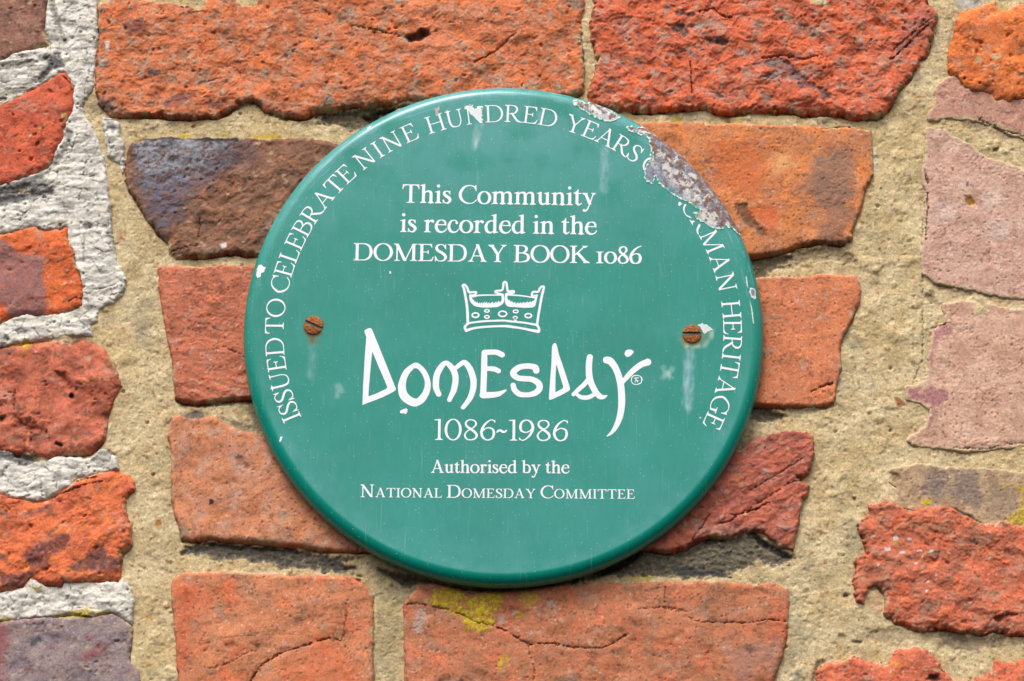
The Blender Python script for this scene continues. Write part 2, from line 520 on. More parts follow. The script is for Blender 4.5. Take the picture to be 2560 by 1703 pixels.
brick('F 1800,560 1830,530 1900,510 1950,570 2000,600 2130,630 2150,670 2250,668 2352,660 2480,650 2480,900 2352,895 2250,860 2150,810 2050,780 1950,770 1830,765 1750,775',
      'dusty pink brick smeared with mortar under an orange brick',
      [(200, 148, 128), ((180, 130, 114), 8, .1, .3), ((206, 168, 142), 6, .3, .3)], 0.9, a25=.8, a6=.5, a1=.3, en=1.2, er=1.6, flush=True)
brick('F 1725,850 1830,860 1900,920 1990,960 2100,1040 2250,1090 2352,1130 2480,1150 G 2480,520 2352,500 2200,490 2050,450 1900,420 1780,400 1700,340 1690,200 1720,80 1725,0 F 1725,1400 1725,1250 1705,1150 1725,1000',
      'pale pink brick with an ochre speck at the right edge',
      [(214, 172, 152), ((194, 150, 130), 12, .05, .3), ((222, 186, 168), 9, .3, .25)], 0.8, a25=.8, a6=.35, a1=.3, en=1.0, er=1.4, flush=True)
brick('G 1830,560 1950,545 2100,570 2352,610 2480,620 2480,1480 2352,1465 2200,1480 1950,1500 1750,1470 1600,1440 1720,1370 1770,1260 1740,1220 1680,1190 1600,1160 1600,1100 1650,1090 1720,1080 1740,960 1760,800 1770,720 1840,680 1850,620',
      'pale pink brick with violet patches along its left edge',
      [(216, 173, 149), ((198, 153, 129), 14, .05, .3), ((222, 182, 158), 8, .3, .25)], 0.7, a25=.8, a6=.35, a1=.3, en=1.2, er=1.4, flush=True)
brick('H 1500,190 1650,170 1780,180 2000,190 2200,210 2352,230 2480,240 2480,580 2352,560 2200,530 2090,545 1990,490 1900,430 1780,420 1700,430 1640,435 1560,420 1530,390 1540,300 1490,260',
      'buff brick blotched grey with yellow lichen at the right edge',
      [(188, 158, 124), ((170, 138, 112), 8, .1, .3), ((206, 172, 136), 6, .3, .25)], 0.6, a25=.6, a6=.4, a1=.3, en=1.4, er=1.4, flush=True)
brick('H 1265,540 1340,480 1350,420 1460,395 1540,420 1600,450 1700,440 1800,430 1900,450 2000,500 2080,550 2180,530 2352,560 2480,580 2480,1260 2352,1260 2240,1250 2150,1230 2080,1260 1900,1230 1800,1220 1700,1230 1600,1215 1500,1180 1440,1120 1440,1000 1400,950 1330,960 1300,1060 1260,1050 1230,900 1250,830 1235,770 1320,740 1300,640 1270,580',
      'rough crumbling red brick flecked with white lichen',
      [(200, 92, 64), ((176, 92, 70), 16, -.05, .3), ((218, 98, 62), 9, .22, .2), ((170, 120, 92), 7, .35, .2), ((208, 172, 136), 3.5, .55, .1)], 2.8, a25=2.6, a6=.6, a1=.18, pits=.4, flake=.6, er=4, en=2, strat=(-0.15, 14))
brick('H 980,1640 990,1568 1020,1470 1060,1440 1180,1430 1220,1390 1330,1440 1450,1450 1500,1390 1620,1350 1700,1360 1770,1400 1810,1480 1870,1540 1960,1568 2100,1530 2160,1480 2180,1430 2250,1440 2352,1420 2480,1420 2480,1640',
      'ragged red brick cut off by the bottom edge of the photo',
      [(202, 90, 62), ((178, 84, 62), 14, .05, .3), ((216, 106, 70), 8, .28, .2), ((206, 168, 132), 4, .5, .1)], 3.0, a25=2.2, a6=.8, pits=.5, flake=.4, er=4, en=2)
brick('A 820,1080 840,980 870,940 960,915 1100,905 1300,910 1500,915 1650,915 1850,915 2000,910 2150,930 2400,960 2500,1500 B 1850,180 1700,225 1610,230 1540,215 1450,225 1330,240 1200,240 1150,250 1110,220 1100,150 1060,110 1020,80 970,0 A 1040,1540 980,1470 900,1330 840,1240 820,1180',
      'dark brown brick with a burnt blue grey glazed corner',
      [(134, 82, 60), ((112, 70, 56), 12, .05, .3), ((158, 94, 66), 7, .25, .25), ((96, 62, 54), 3, .4, .2)], 2.6, a25=1.5, a6=.7, a1=.3, pits=.4, flake=.4, er=2.5, en=1.2, strat=(0.6, 9))
brick('B 1030,310 1150,305 1300,310 1450,300 1640,305 1900,310 1900,1170 1640,1165 1500,1175 1400,1190 1280,1200 1200,1185 1145,1165 1140,1080 1120,900 1090,750 1070,620 1040,450',
      'salmon red brick left of the plaque beside its left screw',
      [(192, 98, 72), ((172, 88, 66), 12, .05, .3), ((206, 104, 74), 10, .25, .25), ((150, 82, 64), 3, .4, .25)], 2.2, a25=.9, a6=.5, a1=.3, er=1.8, en=.7, smooth=True, strat=(-0.25, 6))
brick('B 1130,1290 1180,1275 1250,1300 1310,1290 1390,1285 1460,1320 1550,1370 1700,1410 1950,1450 C 2500,720 2352,720 2250,720 2150,715 2000,700 1900,685 1700,665 1500,650 1400,640 1250,650 1180,640 1165,560 1140,470 1120,380 1120,100 1110,-10 B 1100,1420 1110,1380',
      'tan orange brick at the lower left of the plaque with a black pip',
      [(202, 116, 82), ((184, 106, 80), 14, .05, .3), ((208, 118, 76), 12, .25, .25), ((196, 138, 120), 9, .25, .25)], 2.4, a25=1.6, a6=.3, a1=.16, er=2.5, en=.8, smooth=True, strat=(0.9, 20))
brick('C 1130,900 1200,860 1400,855 1600,855 1800,870 1900,890 2000,880 2200,885 2352,905 E 100,890 180,920 240,960 275,1010 270,1300 270,1568 265,1640 C 1175,1640 1170,1568 1155,1450 1150,1300 1130,1100 1120,950',
      'smooth salmon brick with a forked crack at the bottom of the photo',
      [(202, 112, 76), ((186, 108, 78), 14, .0, .3), ((216, 100, 64), 16, .22, .25), ((176, 116, 88), 9, .35, .25)], 2.6, a25=1.6, a6=.35, a1=.16, er=2.5, en=.7, smooth=True, strat=(0.45, 20))
brick('E 465,1080 500,1020 560,940 640,925 720,940 830,970 920,990 1040,970 1120,970 1200,960 1350,950 1500,940 1700,920 1900,930 2100,920 2352,920 H 200,915 400,915 560,935 700,930 810,960 820,1050 810,1200 800,1300 770,1400 740,1500 720,1568 690,1640 E 475,1640 475,1568 475,1400 470,1200',
      'long smooth brick below the plaque with a yellow lichen patch',
      [(190, 104, 72), ((170, 98, 70), 16, .0, .3), ((206, 100, 68), 18, .22, .25), ((160, 100, 76), 9, .35, .25)], 1.8, a25=1.8, a6=.4, a1=.16, er=3.2, en=.8, smooth=True, strat=(-0.15, 20))
brick('F -300,800 0,800 150,800 260,800 270,820 400,810 700,820 950,825 1060,850 1150,835 1300,850 1350,860 1360,950 1365,1050 1365,1150 1310,1250 1290,1350 1250,1450 1220,1568 G 1200,130 1180,160 1100,150 1000,150 900,165 800,200 650,225 560,240 300,240',
      'amber brick with a grey brown stain right of the rusted rim',
      [(200, 112, 68), ((186, 106, 74), 12, .05, .3), ((218, 112, 58), 14, .2, .25)], 2.4, a25=1.1, a6=.4, a1=.25, er=2.0, en=.9, smooth=True)
brick('G 300,380 610,380 750,370 880,380 1000,360 1150,365 1250,365 1275,400 1290,460 1270,540 1240,640 1180,740 1150,820 1155,960 1130,1080 1110,1200 1060,1215 950,1220 750,1215 600,1205 300,1205',
      'plain salmon brick right of the plaque beside its right screw',
      [(208, 110, 74), ((196, 106, 74), 14, .0, .3), ((216, 118, 78), 10, .3, .25)], 2.0, a25=.9, a6=.3, a1=.25, er=1.8, en=.8, smooth=True)
brick('G 350,1560 500,1500 600,1430 700,1390 800,1380 900,1390 980,1400 985,1500 980,1568 H 980,60 970,150 940,215 870,240 900,270 950,290 940,350 900,380 880,500 860,600 840,715 760,690 680,640 600,580 520,590 450,630 350,620 270,630 200,660 130,700 60,720 0,720 -150,700 -150,150',
      'dark red layered brick at the lower right of the plaque',
      [(178, 84, 64), ((158, 76, 66), 12, .05, .3), ((194, 90, 66), 9, .22, .22), ((150, 116, 104), 5, .42, .1)], 2.6, a25=1.4, a6=.65, a1=.25, pits=.2, flake=.4, er=2, en=1.2, strat=(0.55, 6))

LIME = [
    'A -60,400 0,400 100,350 200,330 320,295 310,240 290,200 300,100 310,0 315,-60 660,-60 640,60 640,150 645,240 630,320 635,420 620,500 610,600 560,650 540,690 570,760 620,850 650,940 680,1020 700,1150 715,1300 735,1568 B 735,100 770,270 800,330 830,390 820,450 800,490 750,540 710,555 650,590 640,660 605,700 610,770 540,765 400,775 250,790 100,815 0,835 -60,840',
    'A 660,760 720,770 780,800 790,900 810,930 820,1080 800,1150 780,1080 740,1050 700,1020 680,870',
    'C -60,30 0,60 60,60 100,100 250,140 300,130 400,85 430,105 600,110 640,60 690,45 770,100 780,190 600,225 510,250 450,300 340,375 240,400 180,380 60,370 0,340 -60,330',
    'C -60,985 0,985 150,960 200,900 240,910 300,950 400,950 420,910 540,905 640,925 780,920 800,890 860,960 880,1050 860,1210 800,1150 740,1120 600,1150 500,1140 300,1150 100,1170 0,1180 -60,1180']
LIMEP = [trw(s) for s in LIME]

# ---- colours, dirt and dark hollows traced on the wall, some shade painted in
GR = (112, 104, 92); DK = (70, 64, 58); BK = (44, 42, 42); YL = (190, 168, 30); WH = (214, 212, 208); TAN = (200, 178, 138)
# purple faces, glazed and burnt areas
stain('B -60,120 60,150 120,220 210,230 290,270 280,380 310,520 290,630 60,650 20,560 -60,520', (142, 106, 104), .9, 1.2, 1.2, 'b')
stain('B -60,520 20,560 70,640 -60,700', (214, 94, 56), .8, .8, .8, 'b')
stain('A 850,940 1000,905 1300,905 1600,930 1560,1060 1420,1160 1300,1260 1200,1440 1060,1560 960,1400 880,1220', (96, 82, 88), .6, 3, 3.5, 'b', 0, 6, .5)
stain('A 880,930 1000,910 1300,910 1560,920 1520,1040 1400,1130 1270,1180 1100,1230 960,1240 900,1160 880,1050', (132, 132, 140), .9, 1.5, 3.2, 'b', 0, 6, .95)
stain('A 880,930 1000,910 1300,910 1540,920 1480,1000 1270,1100 960,1160 900,1100', (158, 160, 168), .6, 1.0, 3.0, 'b', 0, 2.2, .95)
stain('A 890,1180 1100,1140 1250,1180 1230,1280 1130,1420 1060,1540 960,1400', (104, 100, 116), .85, 1.5, 3.4, 'b', 0, 5, .95)
stain('A 1450,1000 1650,940 1700,1050 1500,1120 1350,1250 1250,1300 1300,1150', (104, 86, 92), .6, 2.5, 3.5, 'b', 0, 4)
stain('A 1200,905 1560,900 1560,940 1300,935', BK, .9, .6, .8, 'mb')
stain('A 870,920 950,905 1200,900 1200,925 950,930', (66, 64, 64), .8, .5, .6, 'mb')
stain('B 1440,170 1480,160 1485,190 1455,195', (220, 220, 225), .95, .3, .5, 'b')
stain('C 200,470 330,420 320,450 260,480 200,495', (110, 78, 80), .75, 1, 1.2, 'b')
stain('C 150,750 300,670 430,600 465,610 440,690 340,760 330,830 240,850', (104, 66, 66), .85, 1, 1.6, 'b')
stain('C 440,830 540,780 620,700 680,690 720,760 800,750 790,850 600,860 500,860', (92, 70, 68), .85, 1, 1.8, 'b')
stain('C 0,870 100,870 210,860 200,920 140,970 80,960 0,930', (96, 64, 64), .85, 1, 1.5, 'bl')
stain('C -60,720 60,740 60,780 -60,790', (96, 62, 62), .7, 1, 1.2, 'b')
stain('C -60,1180 60,1190 70,1300 20,1400 30,1568 -60,1640', (150, 66, 72), .65, 3, 2.5, 'b')
stain('C 500,1420 640,1330 720,1340 640,1420 540,1450', (132, 56, 64), .6, 2, 2, 'b')
stain('C 200,1310 260,1270 280,1290 240,1340 200,1345', (76, 76, 88), .85, .8, .8, 'b')
stain('D 510,20 620,10 600,90 640,170 700,150 720,120 730,190 790,220 810,330 820,420 720,400 640,350 690,280 640,240 560,160 510,130', (222, 134, 96), .85, .7, 1.4, 'b')
stain('D 480,250 580,200 640,200 650,240 580,285 500,290', (70, 52, 48), .85, .8, .8, 'b', 5.0)
stain('A 800,170 900,150 970,180 950,220 840,250', (130, 74, 66), .8, 1.2, 1.4, 'b')
stain('A 960,470 1050,470 1060,500 980,510', (92, 78, 76), .9, .5, .7, 'b')
stain('A 1060,680 1180,620 1270,620 1260,660 1150,710 1080,720', (120, 72, 70), .75, 1, 1.2, 'b')
stain('A 1340,680 1480,650 1520,670 1440,720 1370,710', (96, 70, 66), .75, 1, 1.2, 'b')
stain('A 640,640 760,700 740,740 680,750 650,700', (92, 78, 78), .8, 1, 1, 'b')
stain('A 690,290 720,290 718,350 700,345', (214, 208, 200), .95, .3, .4, 'b')
stain('A 650,390 690,395 685,450 655,480', (182, 168, 156), .9, .5, .6, 'b')
stain('D 1570,80 1500,30 1560,0 1650,0 1640,80', (132, 122, 110), .75, 1, 2, 'b')
stain('D 1575,235 1620,230 1610,285 1575,280', (176, 150, 116), .9, .4, .6, 'b')
stain('F 20,180 100,160 170,230 130,260 60,220', (86, 78, 76), .85, .8, 1.5, 'b', 1.2)
stain('F 40,80 130,90 200,100 170,135 90,120', (96, 86, 84), .8, .8, 1.4, 'b', 1)
stain('F 270,265 370,260 440,285 400,310 300,295', (74, 68, 68), .85, .8, 1.2, 'b', 1.4)
stain('F 560,440 640,400 760,380 830,420 900,500 930,540 830,530 780,470 700,540 650,520 720,460', (116, 104, 102), .85, .8, 1.8, 'b', 1.2)
stain('F 860,550 960,545 1040,590 1090,640 1050,680 1000,610 900,590', (100, 84, 84), .85, .8, 1.5, 'b', 1.2)
stain('F 630,620 690,610 700,680 640,690', (144, 130, 120), .7, 1, 1.5, 'b')
stain('F 915,-10 1000,-10 1080,55 1040,65 960,40', (196, 180, 140), .9, .6, 1, 'b')
stain('F 160,330 210,370 200,400 150,360', (150, 138, 128), .8, .6, 1, 'b')
stain('F 450,340 540,330 545,370 480,375', (142, 128, 122), .8, .6, 1, 'b')
stain('F 930,205 1000,200 1015,255 950,265', (166, 138, 116), .8, .5, .6, 'b')
stain('F 750,120 830,115 830,140 770,145', (176, 150, 122), .8, .5, .5, 'b')
stain('F 1600,100 1720,60 1740,180 1740,300 1600,330 1500,380 1560,260', (150, 104, 98), .5, 3, 3, 'b')
for c in ('2050,405,24,20', '2165,385,36,22', '2140,443,18,14', '2318,340,14,12'):
    v = [float(q) for q in c.split(',')]
    stain(ell('F', *v), (186, 160, 122), .9, .4, .4, 'b', -0.5)
stain('F 1910,190 1990,170 2050,200 2000,230 1930,240', (150, 84, 56), .6, 1.5, 1.5, 'b')
# amber brick
stain('F 650,1050 760,1000 860,1090 760,1120 680,1110', (232, 172, 116), .75, 3, 2, 'b')
stain('F 300,950 600,930 700,1100 600,1300 350,1200', (214, 106, 56), .6, 6, 4, 'b')
stain('F 980,1020 1100,1000 1200,950 1240,1080 1220,1220 1240,1290 1120,1350 1000,1330 900,1230 960,1130', (142, 112, 96), .85, 3, 3, 'b')
stain('F 1020,1330 1160,1320 1250,1400 1210,1470 G 1150,100 1000,120 F 1000,1500 1080,1440', (142, 108, 92), .75, 2.5, 3, 'b')
stain('F 450,1350 540,1340 560,1400 640,1500 680,1550 640,1555 560,1500 480,1420', (104, 76, 60), .8, .9, 1.6, 'b', 1.0)
stain('F 560,1380 700,1340 760,1450 700,1530 600,1450', (220, 94, 50), .6, 3, 2, 'b')
stain('G 900,165 1000,130 1150,80 1200,150 1180,190 1000,200', (110, 82, 70), .75, 1.2, 2, 'b')
stain('F -20,900 60,870 120,950 60,960', (128, 84, 58), .6, 2, 2, 'b')
stain('F 1360,960 1385,960 1385,1130 1362,1145', (216, 204, 180), .9, .4, .5, 'mb')
# right pink bricks
stain('F 1820,770 1960,770 2150,810 2352,880 2480,900 2480,1140 2352,1120 2200,1070 2000,960 1890,900', (202, 178, 140), .85, 1.5, 1.5, 'b')
stain('F 1830,775 1990,790 2150,830 2352,905 2352,930 2150,870 1990,830', (134, 108, 88), .6, 1.0, 1.8, 'mb')
stain('F 1960,1280 2010,1290 2035,1330 2000,1350 1970,1320', (170, 118, 34), .9, .5, 1, 'b', 1.0)
stain('F 1870,1090 1895,1095 1890,1115 1872,1110', (160, 104, 50), .9, .3, .4, 'b')
stain('F 1970,1190 1992,1190 1985,1225 1972,1220', (92, 90, 112), .9, .3, .3, 'b')
stain('F 2145,965 2190,965 2185,995 2150,995', (112, 82, 54), .85, .5, 1, 'mb', 1.2)
stain('F 1965,900 2010,900 2020,920 1970,925', (138, 128, 116), .9, .4, .4, 'mb', -.6)
stain('F 1780,1320 1900,1330 1880,1440 1790,1440', (220, 196, 186), .6, 2.5, 2, 'b')
stain('F 2070,1240 2180,1240 2170,1390 2090,1380', (218, 194, 182), .55, 2.5, 2, 'b')
stain('F 2090,1440 2250,1450 2240,1560 2130,1568', (220, 196, 186), .5, 2.5, 2, 'b')
stain('G 1765,715 1830,690 1890,690 1880,760 1800,770 1760,850 1750,960 1740,900', (166, 108, 116), .75, 1.2, 1.5, 'b')
stain('G 1600,1110 1660,1100 1680,1140 1740,1090 1830,1110 1850,1160 1790,1220 1680,1195 1610,1165', (164, 104, 116), .8, 1, 1.4, 'b')
stain('G 1740,1215 1770,1240 1775,1280 1730,1370 1715,1370 1755,1280', (166, 114, 122), .7, .6, .6, 'b')
stain('G 1500,1150 1545,1165 1585,1205 1535,1225', (150, 92, 48), .9, .3, .4, 'm')
stain('G 1720,390 1830,430 2050,470 2200,500 2352,520 2352,550 2150,520 1950,490 1850,470', (146, 112, 92), .45, 1.5, 2, 'mb')
stain('G 1700,480 1760,470 1780,550 1740,540', (110, 96, 70), .7, 1, 1.5, 'm', 1.2)
stain('H 1700,210 1780,190 1860,240 1840,330 1760,390 1700,320', (120, 106, 104), .75, 2, 3.5, 'b')
stain('H 1900,210 2040,200 2080,300 2060,420 1920,400 1860,340', (124, 110, 104), .75, 2, 3.5, 'b')
stain('H 2130,240 2260,300 2300,420 2200,520 2100,440', (140, 120, 104), .6, 2, 3, 'b')
stain('H 1860,420 1990,480 2090,540 2040,530 1930,470', (52, 50, 50), .85, .6, .8, 'mb', 1)
stain('H 1480,210 1530,200 1550,250 1500,265', (120, 100, 66), .7, 1, 1.2, 'mb', 1)
stain(ell('H', 1190, 1010, 30, 14, -.3), (74, 60, 42), .85, .8, .9, 'm', 2.5)
stain('H 1220,1300 1300,1305 1290,1320 1230,1318', (70, 60, 48), .8, .5, .6, 'm', 1.5)
stain('H 1330,1240 1500,1220 1800,1240 2000,1270 2240,1270 2200,1340 1900,1370 1780,1330 1500,1310 1330,1300', (150, 132, 106), .6, 1.5, 2.5, 'm', .8)
stain('H 1840,1230 2000,1260 2150,1230 2240,1250 2200,1330 2050,1370 1900,1350 1780,1280', (112, 96, 80), .65, 1.2, 2.5, 'm')
stain('H 1450,960 1330,970 1310,1060 1400,1160 1440,1120', (184, 140, 104), .6, 1.5, 1.5, 'mb')
stain('H 2070,610 2160,600 2170,640 2090,650', (110, 86, 66), .6, 1.2, 1.5, 'b')
stain('H 2150,1160 2240,1120 2300,1140 2220,1170 2180,1200', (90, 50, 42), .75, .7, 1, 'b', 2.0)
stain('H 1720,1530 1790,1530 1800,1568 1710,1568', (70, 44, 40), .85, .8, 1, 'b', 3)
for c in ('1510,640,18,16', '1455,713,18,12', '1552,738,14,10', '1600,648,14,9', '1665,725,18,8', '1742,728,12,8', '1640,808,14,12', '1770,885,9,8', '1720,925,9,8', '1392,815,9,7', '1775,910,8,6', '1708,990,7,8'):
    v = [float(q) for q in c.split(',')]
    stain(ell('H', *v), (206, 206, 212), .9, .3, .8, 'b')
# left bricks
stain('A -60,1240 0,1225 150,1180 300,1120 330,1090 345,1120 250,1200 100,1260 -60,1300', (88, 84, 82), .85, 1, 1.8, 'lm')
stain('A -60,1310 150,1280 340,1250 350,1270 150,1330 -60,1390', (82, 80, 82), .8, 1.2, 1.8, 'lm', 1)
stain('A -60,430 120,410 250,390 300,360 330,400 200,440 60,460 -60,470', (130, 124, 116), .8, .8, 1.6, 'l', .8)
stain('A -60,1270 100,1230 260,1200 360,1230 340,1270 200,1290 60,1330 -60,1350', (96, 92, 90), .9, .9, 1.8, 'l', 1.0)
stain('A -60,600 60,590 200,540 230,560 100,640 -60,660', (150, 140, 124), .7, .8, 1.6, 'l', .6)
stain('A 520,640 640,560 660,740 620,820 560,760', (160, 156, 152), .6, 1.2, 2, 'l')
stain('A 300,380 380,370 420,450 340,470 230,560 220,540 310,450', (84, 82, 82), .9, 1, 1.8, 'lm', .8)
stain('A 100,430 230,390 280,350 270,390 130,430', (106, 102, 98), .7, .8, 1.2, 'l', .8)
stain('A 330,1060 390,1010 440,930 430,850 470,880 480,950 420,1020 350,1120', (92, 88, 84), .75, 1.2, 2, 'l', .6)
stain('A -60,640 40,640 60,660 -60,690', (52, 50, 50), .85, .6, 1, 'lm', 2)
stain('A 350,0 380,100 410,190 440,290 420,300 370,180 320,40', (98, 96, 80), .7, .8, .8, 'l', .5)
stain('A 690,790 750,800 780,850 740,880 700,830', (104, 102, 100), .75, 1, 1.2, 'l')
stain('A 560,700 640,650 700,720 640,760', (120, 112, 98), .5, 1.5, 1.5, 'lm')
stain('A 400,750 440,745 445,790 410,795', (196, 160, 104), .9, .4, .6, 'b')
stain('B 0,60 150,40 250,10 330,0 250,50 100,75 0,120', (120, 114, 108), .7, 1.5, 1.8, 'lm')
stain('B 390,0 440,0 445,60 350,65', (140, 112, 92), .7, .8, 1, 'l')
stain('B 540,30 600,20 610,60 560,80', (128, 126, 122), .8, .6, 1, 'l', .6)
stain('B 670,30 710,40 705,60 675,55', (126, 124, 120), .8, .5, .6, 'l', .5)
stain('B 540,100 560,100 555,280 540,280', (130, 126, 120), .6, .6, .6, 'l')
stain('B 20,740 60,760 70,790 30,780', (84, 82, 82), .8, .6, .8, 'l')
stain('B 200,625 290,630 250,650', (72, 68, 70), .8, .5, .8, 'lm')
stain('C 0,60 60,70 240,110 270,140 150,160 40,130 -60,120', (64, 62, 66), .9, 1, 1.6, 'lm', .8)
stain('C 350,210 390,190 420,200 380,225', (110, 104, 104), .7, .6, .8, 'l')
stain('C 600,130 650,60 690,50 740,110 700,150 640,160', (142, 134, 126), .6, 1, 1.5, 'l', .6)
stain('C 680,40 710,80 770,110 760,100 720,60', (92, 72, 46), .85, .5, .6, 'lm', 1.5)
stain('B -60,860 120,850 100,890 40,890', (92, 76, 64), .7, 1.2, 1.5, 'b')
stain(ell('B', 470, 1155, 19, 20), (40, 24, 20), .9, .5, .4, 'b', 6.0)
stain(ell('B', 390, 1475, 28, 16, .3), (40, 24, 20), .9, .6, .8, 'b', 6.0)
stain('B 370,1000 430,1010 480,1090 460,1120 400,1060', (150, 68, 50), .6, 1.5, 1, 'b', 3.0)
stain('B 100,1290 200,1310 250,1370 200,1400 110,1370', (128, 62, 48), .7, 2, 1.5, 'b', 3.5)
stain('B 0,1290 40,1290 30,1320 0,1330', (60, 40, 36), .8, 1, 1, 'b', 3)
stain('B 555,895 590,895 600,920 565,925', (170, 150, 130), .85, .5, .6, 'b')
stain('B 690,900 740,930 760,990 730,1000 690,950', (110, 84, 60), .7, 1, 1.2, 'b')
stain('B 260,1540 -60,1500 -60,1568 150,1568', (96, 90, 88), .7, 1, 2, 'lm')
# mortar dirt, dark strips under bricks, painted shadow below the plaque
stain('D -120,760 0,725 130,700 300,690 420,690 560,660 480,700 330,740 220,830 150,860 60,820 -100,800', (82, 74, 62), .85, 1.0, 2.2, 'm', 3.5)
stain('D 200,750 330,700 450,690 350,760 250,800', (40, 38, 34), .8, 1, 1.5, 'm', 3.0)
stain('A 700,745 900,755 1040,755 1240,772 1420,770 1540,700 1660,662 1680,690 1600,690 1500,755 1240,790 900,775', (92, 80, 66), .75, .8, 1, 'm', 1.5)  # darker, recessed strip along the long brick's lower edge
stain('A 1690,700 1850,765 2000,770 2090,730 2250,720 2090,760 2000,790 1850,785 1750,750', (82, 74, 60), .8, .8, 1.2, 'm', 1.5)  # darker strip, same brick edge further right
stain('C 1150,740 1220,690 1300,660 1450,680 1700,680 1900,690 2100,740 2352,760 E 60,800 150,830 100,860 C 2352,880 2200,850 1900,830 1700,790 1450,775 1300,755', (96, 89, 80), 1.0, 1.2, 2.5, 'm', 1.5)
stain('C 1290,660 1500,670 1700,690 1900,700 2000,730 1850,720 1500,700', (58, 52, 44), .95, .8, 1.2, 'm', 1.2)
stain('C 2050,760 2250,790 2352,830 E 80,830 40,850 C 2200,840', (76, 74, 74), .9, 1.2, 1.8, 'm')
stain('E 280,800 400,830 560,870 620,930 540,1000 480,1040 330,1000 270,930', (118, 110, 86), .6, 4, 3, 'm')  # dim mortar at lower left, the plaque's soft shadow put into the colour
stain('E 1650,850 1900,720 2050,690 2352,690 H 150,690 250,640 350,630 480,600 620,620 700,680 780,720 870,790 700,820 600,790 500,850 400,890 0,885 E 2200,890 1900,880', (104, 96, 82), 1.0, 1.4, 3.0, 'm', 1.5)
stain('H 60,800 200,830 380,840 410,880 300,885 60,875', (72, 70, 68), 1.0, .8, 1.4, 'm')
stain('H 520,590 600,590 660,650 760,700 860,770 780,760 640,690 560,620', (56, 52, 50), .85, .7, 1.0, 'm', 2)
stain('H 240,650 330,630 400,650 300,680', (70, 66, 64), .8, 1, 1.5, 'm', 1)
stain('G 560,240 650,220 760,205 850,235 760,300 680,360 600,365', (80, 72, 58), .85, 1.2, 2.2, 'm', 2.5)
stain('G 800,215 950,170 1150,150 1240,230 1250,290 1150,260 1000,250 900,300 750,310', (134, 118, 92), .8, 1.6, 2.6, 'm', 1.5)
stain('G 560,1205 680,1225 820,1280 720,1315 560,1320', (70, 66, 60), .85, 1.0, 1.8, 'm', 2.2)
stain('G 750,1225 1060,1225 1100,1215 950,1270 830,1280', (140, 126, 98), .7, 1.2, 1.8, 'm', .8)
stain('G 450,1480 560,1420 680,1390 560,1450 470,1530', (112, 100, 84), .6, 2, 2, 'm')
stain('B 1150,1180 1290,1210 1400,1200 1500,1190 1650,1175 1650,1200 1400,1215 1280,1230 1180,1210', (92, 84, 80), .75, .8, 1, 'm', 1.2)  # darker strip along the salmon brick's lower edge
stain('B 1210,1260 1300,1240 1400,1280 1550,1350 1700,1400 1720,1250 1640,1200 1650,1330 1450,1290', (100, 94, 80), .75, 1.5, 2.5, 'mb')
stain('B 1180,1270 1250,1250 1340,1270 1340,1300 1230,1300', (94, 88, 90), .8, .8, 1.4, 'mb')
stain('C 1160,540 1230,570 1240,620 1180,640', (140, 124, 100), .8, .8, 1, 'b')
stain('B 880,580 930,560 990,700 960,850 900,780 870,700', (150, 138, 112), .55, 3, 4, 'm', 0, 5)
stain('B 760,60 830,80 800,140 760,140', (164, 122, 74), .7, 1.5, 1.5, 'm')
stain('B 940,480 1010,560 1000,700 960,620', (142, 130, 104), .45, 4, 4, 'm')
stain('C 1090,40 1120,60 1120,120 1090,100', (128, 116, 92), .6, 1, 1.5, 'm', .6)
stain('C 1015,515 1050,510 1055,550 1020,560', (166, 108, 40), .9, .4, .6, 'm', .6)
stain('C 1080,780 1130,775 1120,805 1090,800', (146, 104, 60), .8, .6, .8, 'm')
stain('C 975,1140 1000,1150 1000,1170 980,1165', (196, 140, 56), .85, .5, .5, 'm')
stain('E 290,960 460,960 460,1100 440,1200 420,1568 380,1568 290,1568', (160, 146, 112), .5, 3, 3, 'm')
stain('F 1880,120 1920,130 1860,330 1850,300', (112, 110, 96), .6, 1, 1.5, 'm')
stain('F 1900,0 2100,-10 2080,20 2000,50 1920,60', (178, 176, 176), .7, .6, 2, 'm', 0, 1.5)
stain('F 950,820 1060,845 1140,830 1220,825 1220,840 1060,865 960,835', (38, 40, 36), .9, .4, .5, 'm', 2.5)
stain('F 940,775 1130,755 1160,775 1080,810 1000,800', (110, 100, 82), .65, 1, 1.5, 'm')
stain('F 0,745 280,745 360,765 440,765 440,800 0,800', (140, 126, 96), .45, 1.5, 2.5, 'm')
stain('F 360,765 440,765 430,800 370,795', (76, 76, 66), .7, .8, 1.2, 'm')
stain('D 1830,715 1990,725 2200,735 2352,735 2200,750 1990,745', (54, 52, 44), .85, .8, 1.2, 'm', 2.5)
stain('F 1540,740 1600,735 1620,770 1580,790', (150, 124, 84), .6, 1, 1, 'm')
stain('G 1150,650 1250,740 1300,880 1230,900 1170,820', (164, 154, 128), .5, 3, 3.5, 'm')
stain('G 1150,900 1200,1000 1170,1150 1120,1200', (172, 160, 132), .5, 3, 3, 'm')
stain('H 850,620 950,700 1000,830 920,860 850,700', (164, 152, 124), .5, 3, 4, 'm')
stain('H 820,980 900,1050 950,1300 850,1500 760,1520 820,1200', (158, 148, 120), .5, 3, 4.5, 'm', 0, 4)
stain('H 1200,480 1260,540 1300,700 1230,780 1150,700 1200,600', (140, 132, 104), .55, 3, 4, 'm', 0, 4)
stain('H 1000,1430 1100,1420 1020,1470 980,1568 960,1568', (76, 72, 62), .75, 1, 1.2, 'm', 1)
stain('H 850,1490 900,1470 880,1568 830,1568', (132, 128, 116), .6, 1.5, 2, 'm')
stain('H 1040,770 1070,775 1065,810 1045,805', (156, 108, 70), .8, .5, .6, 'm')
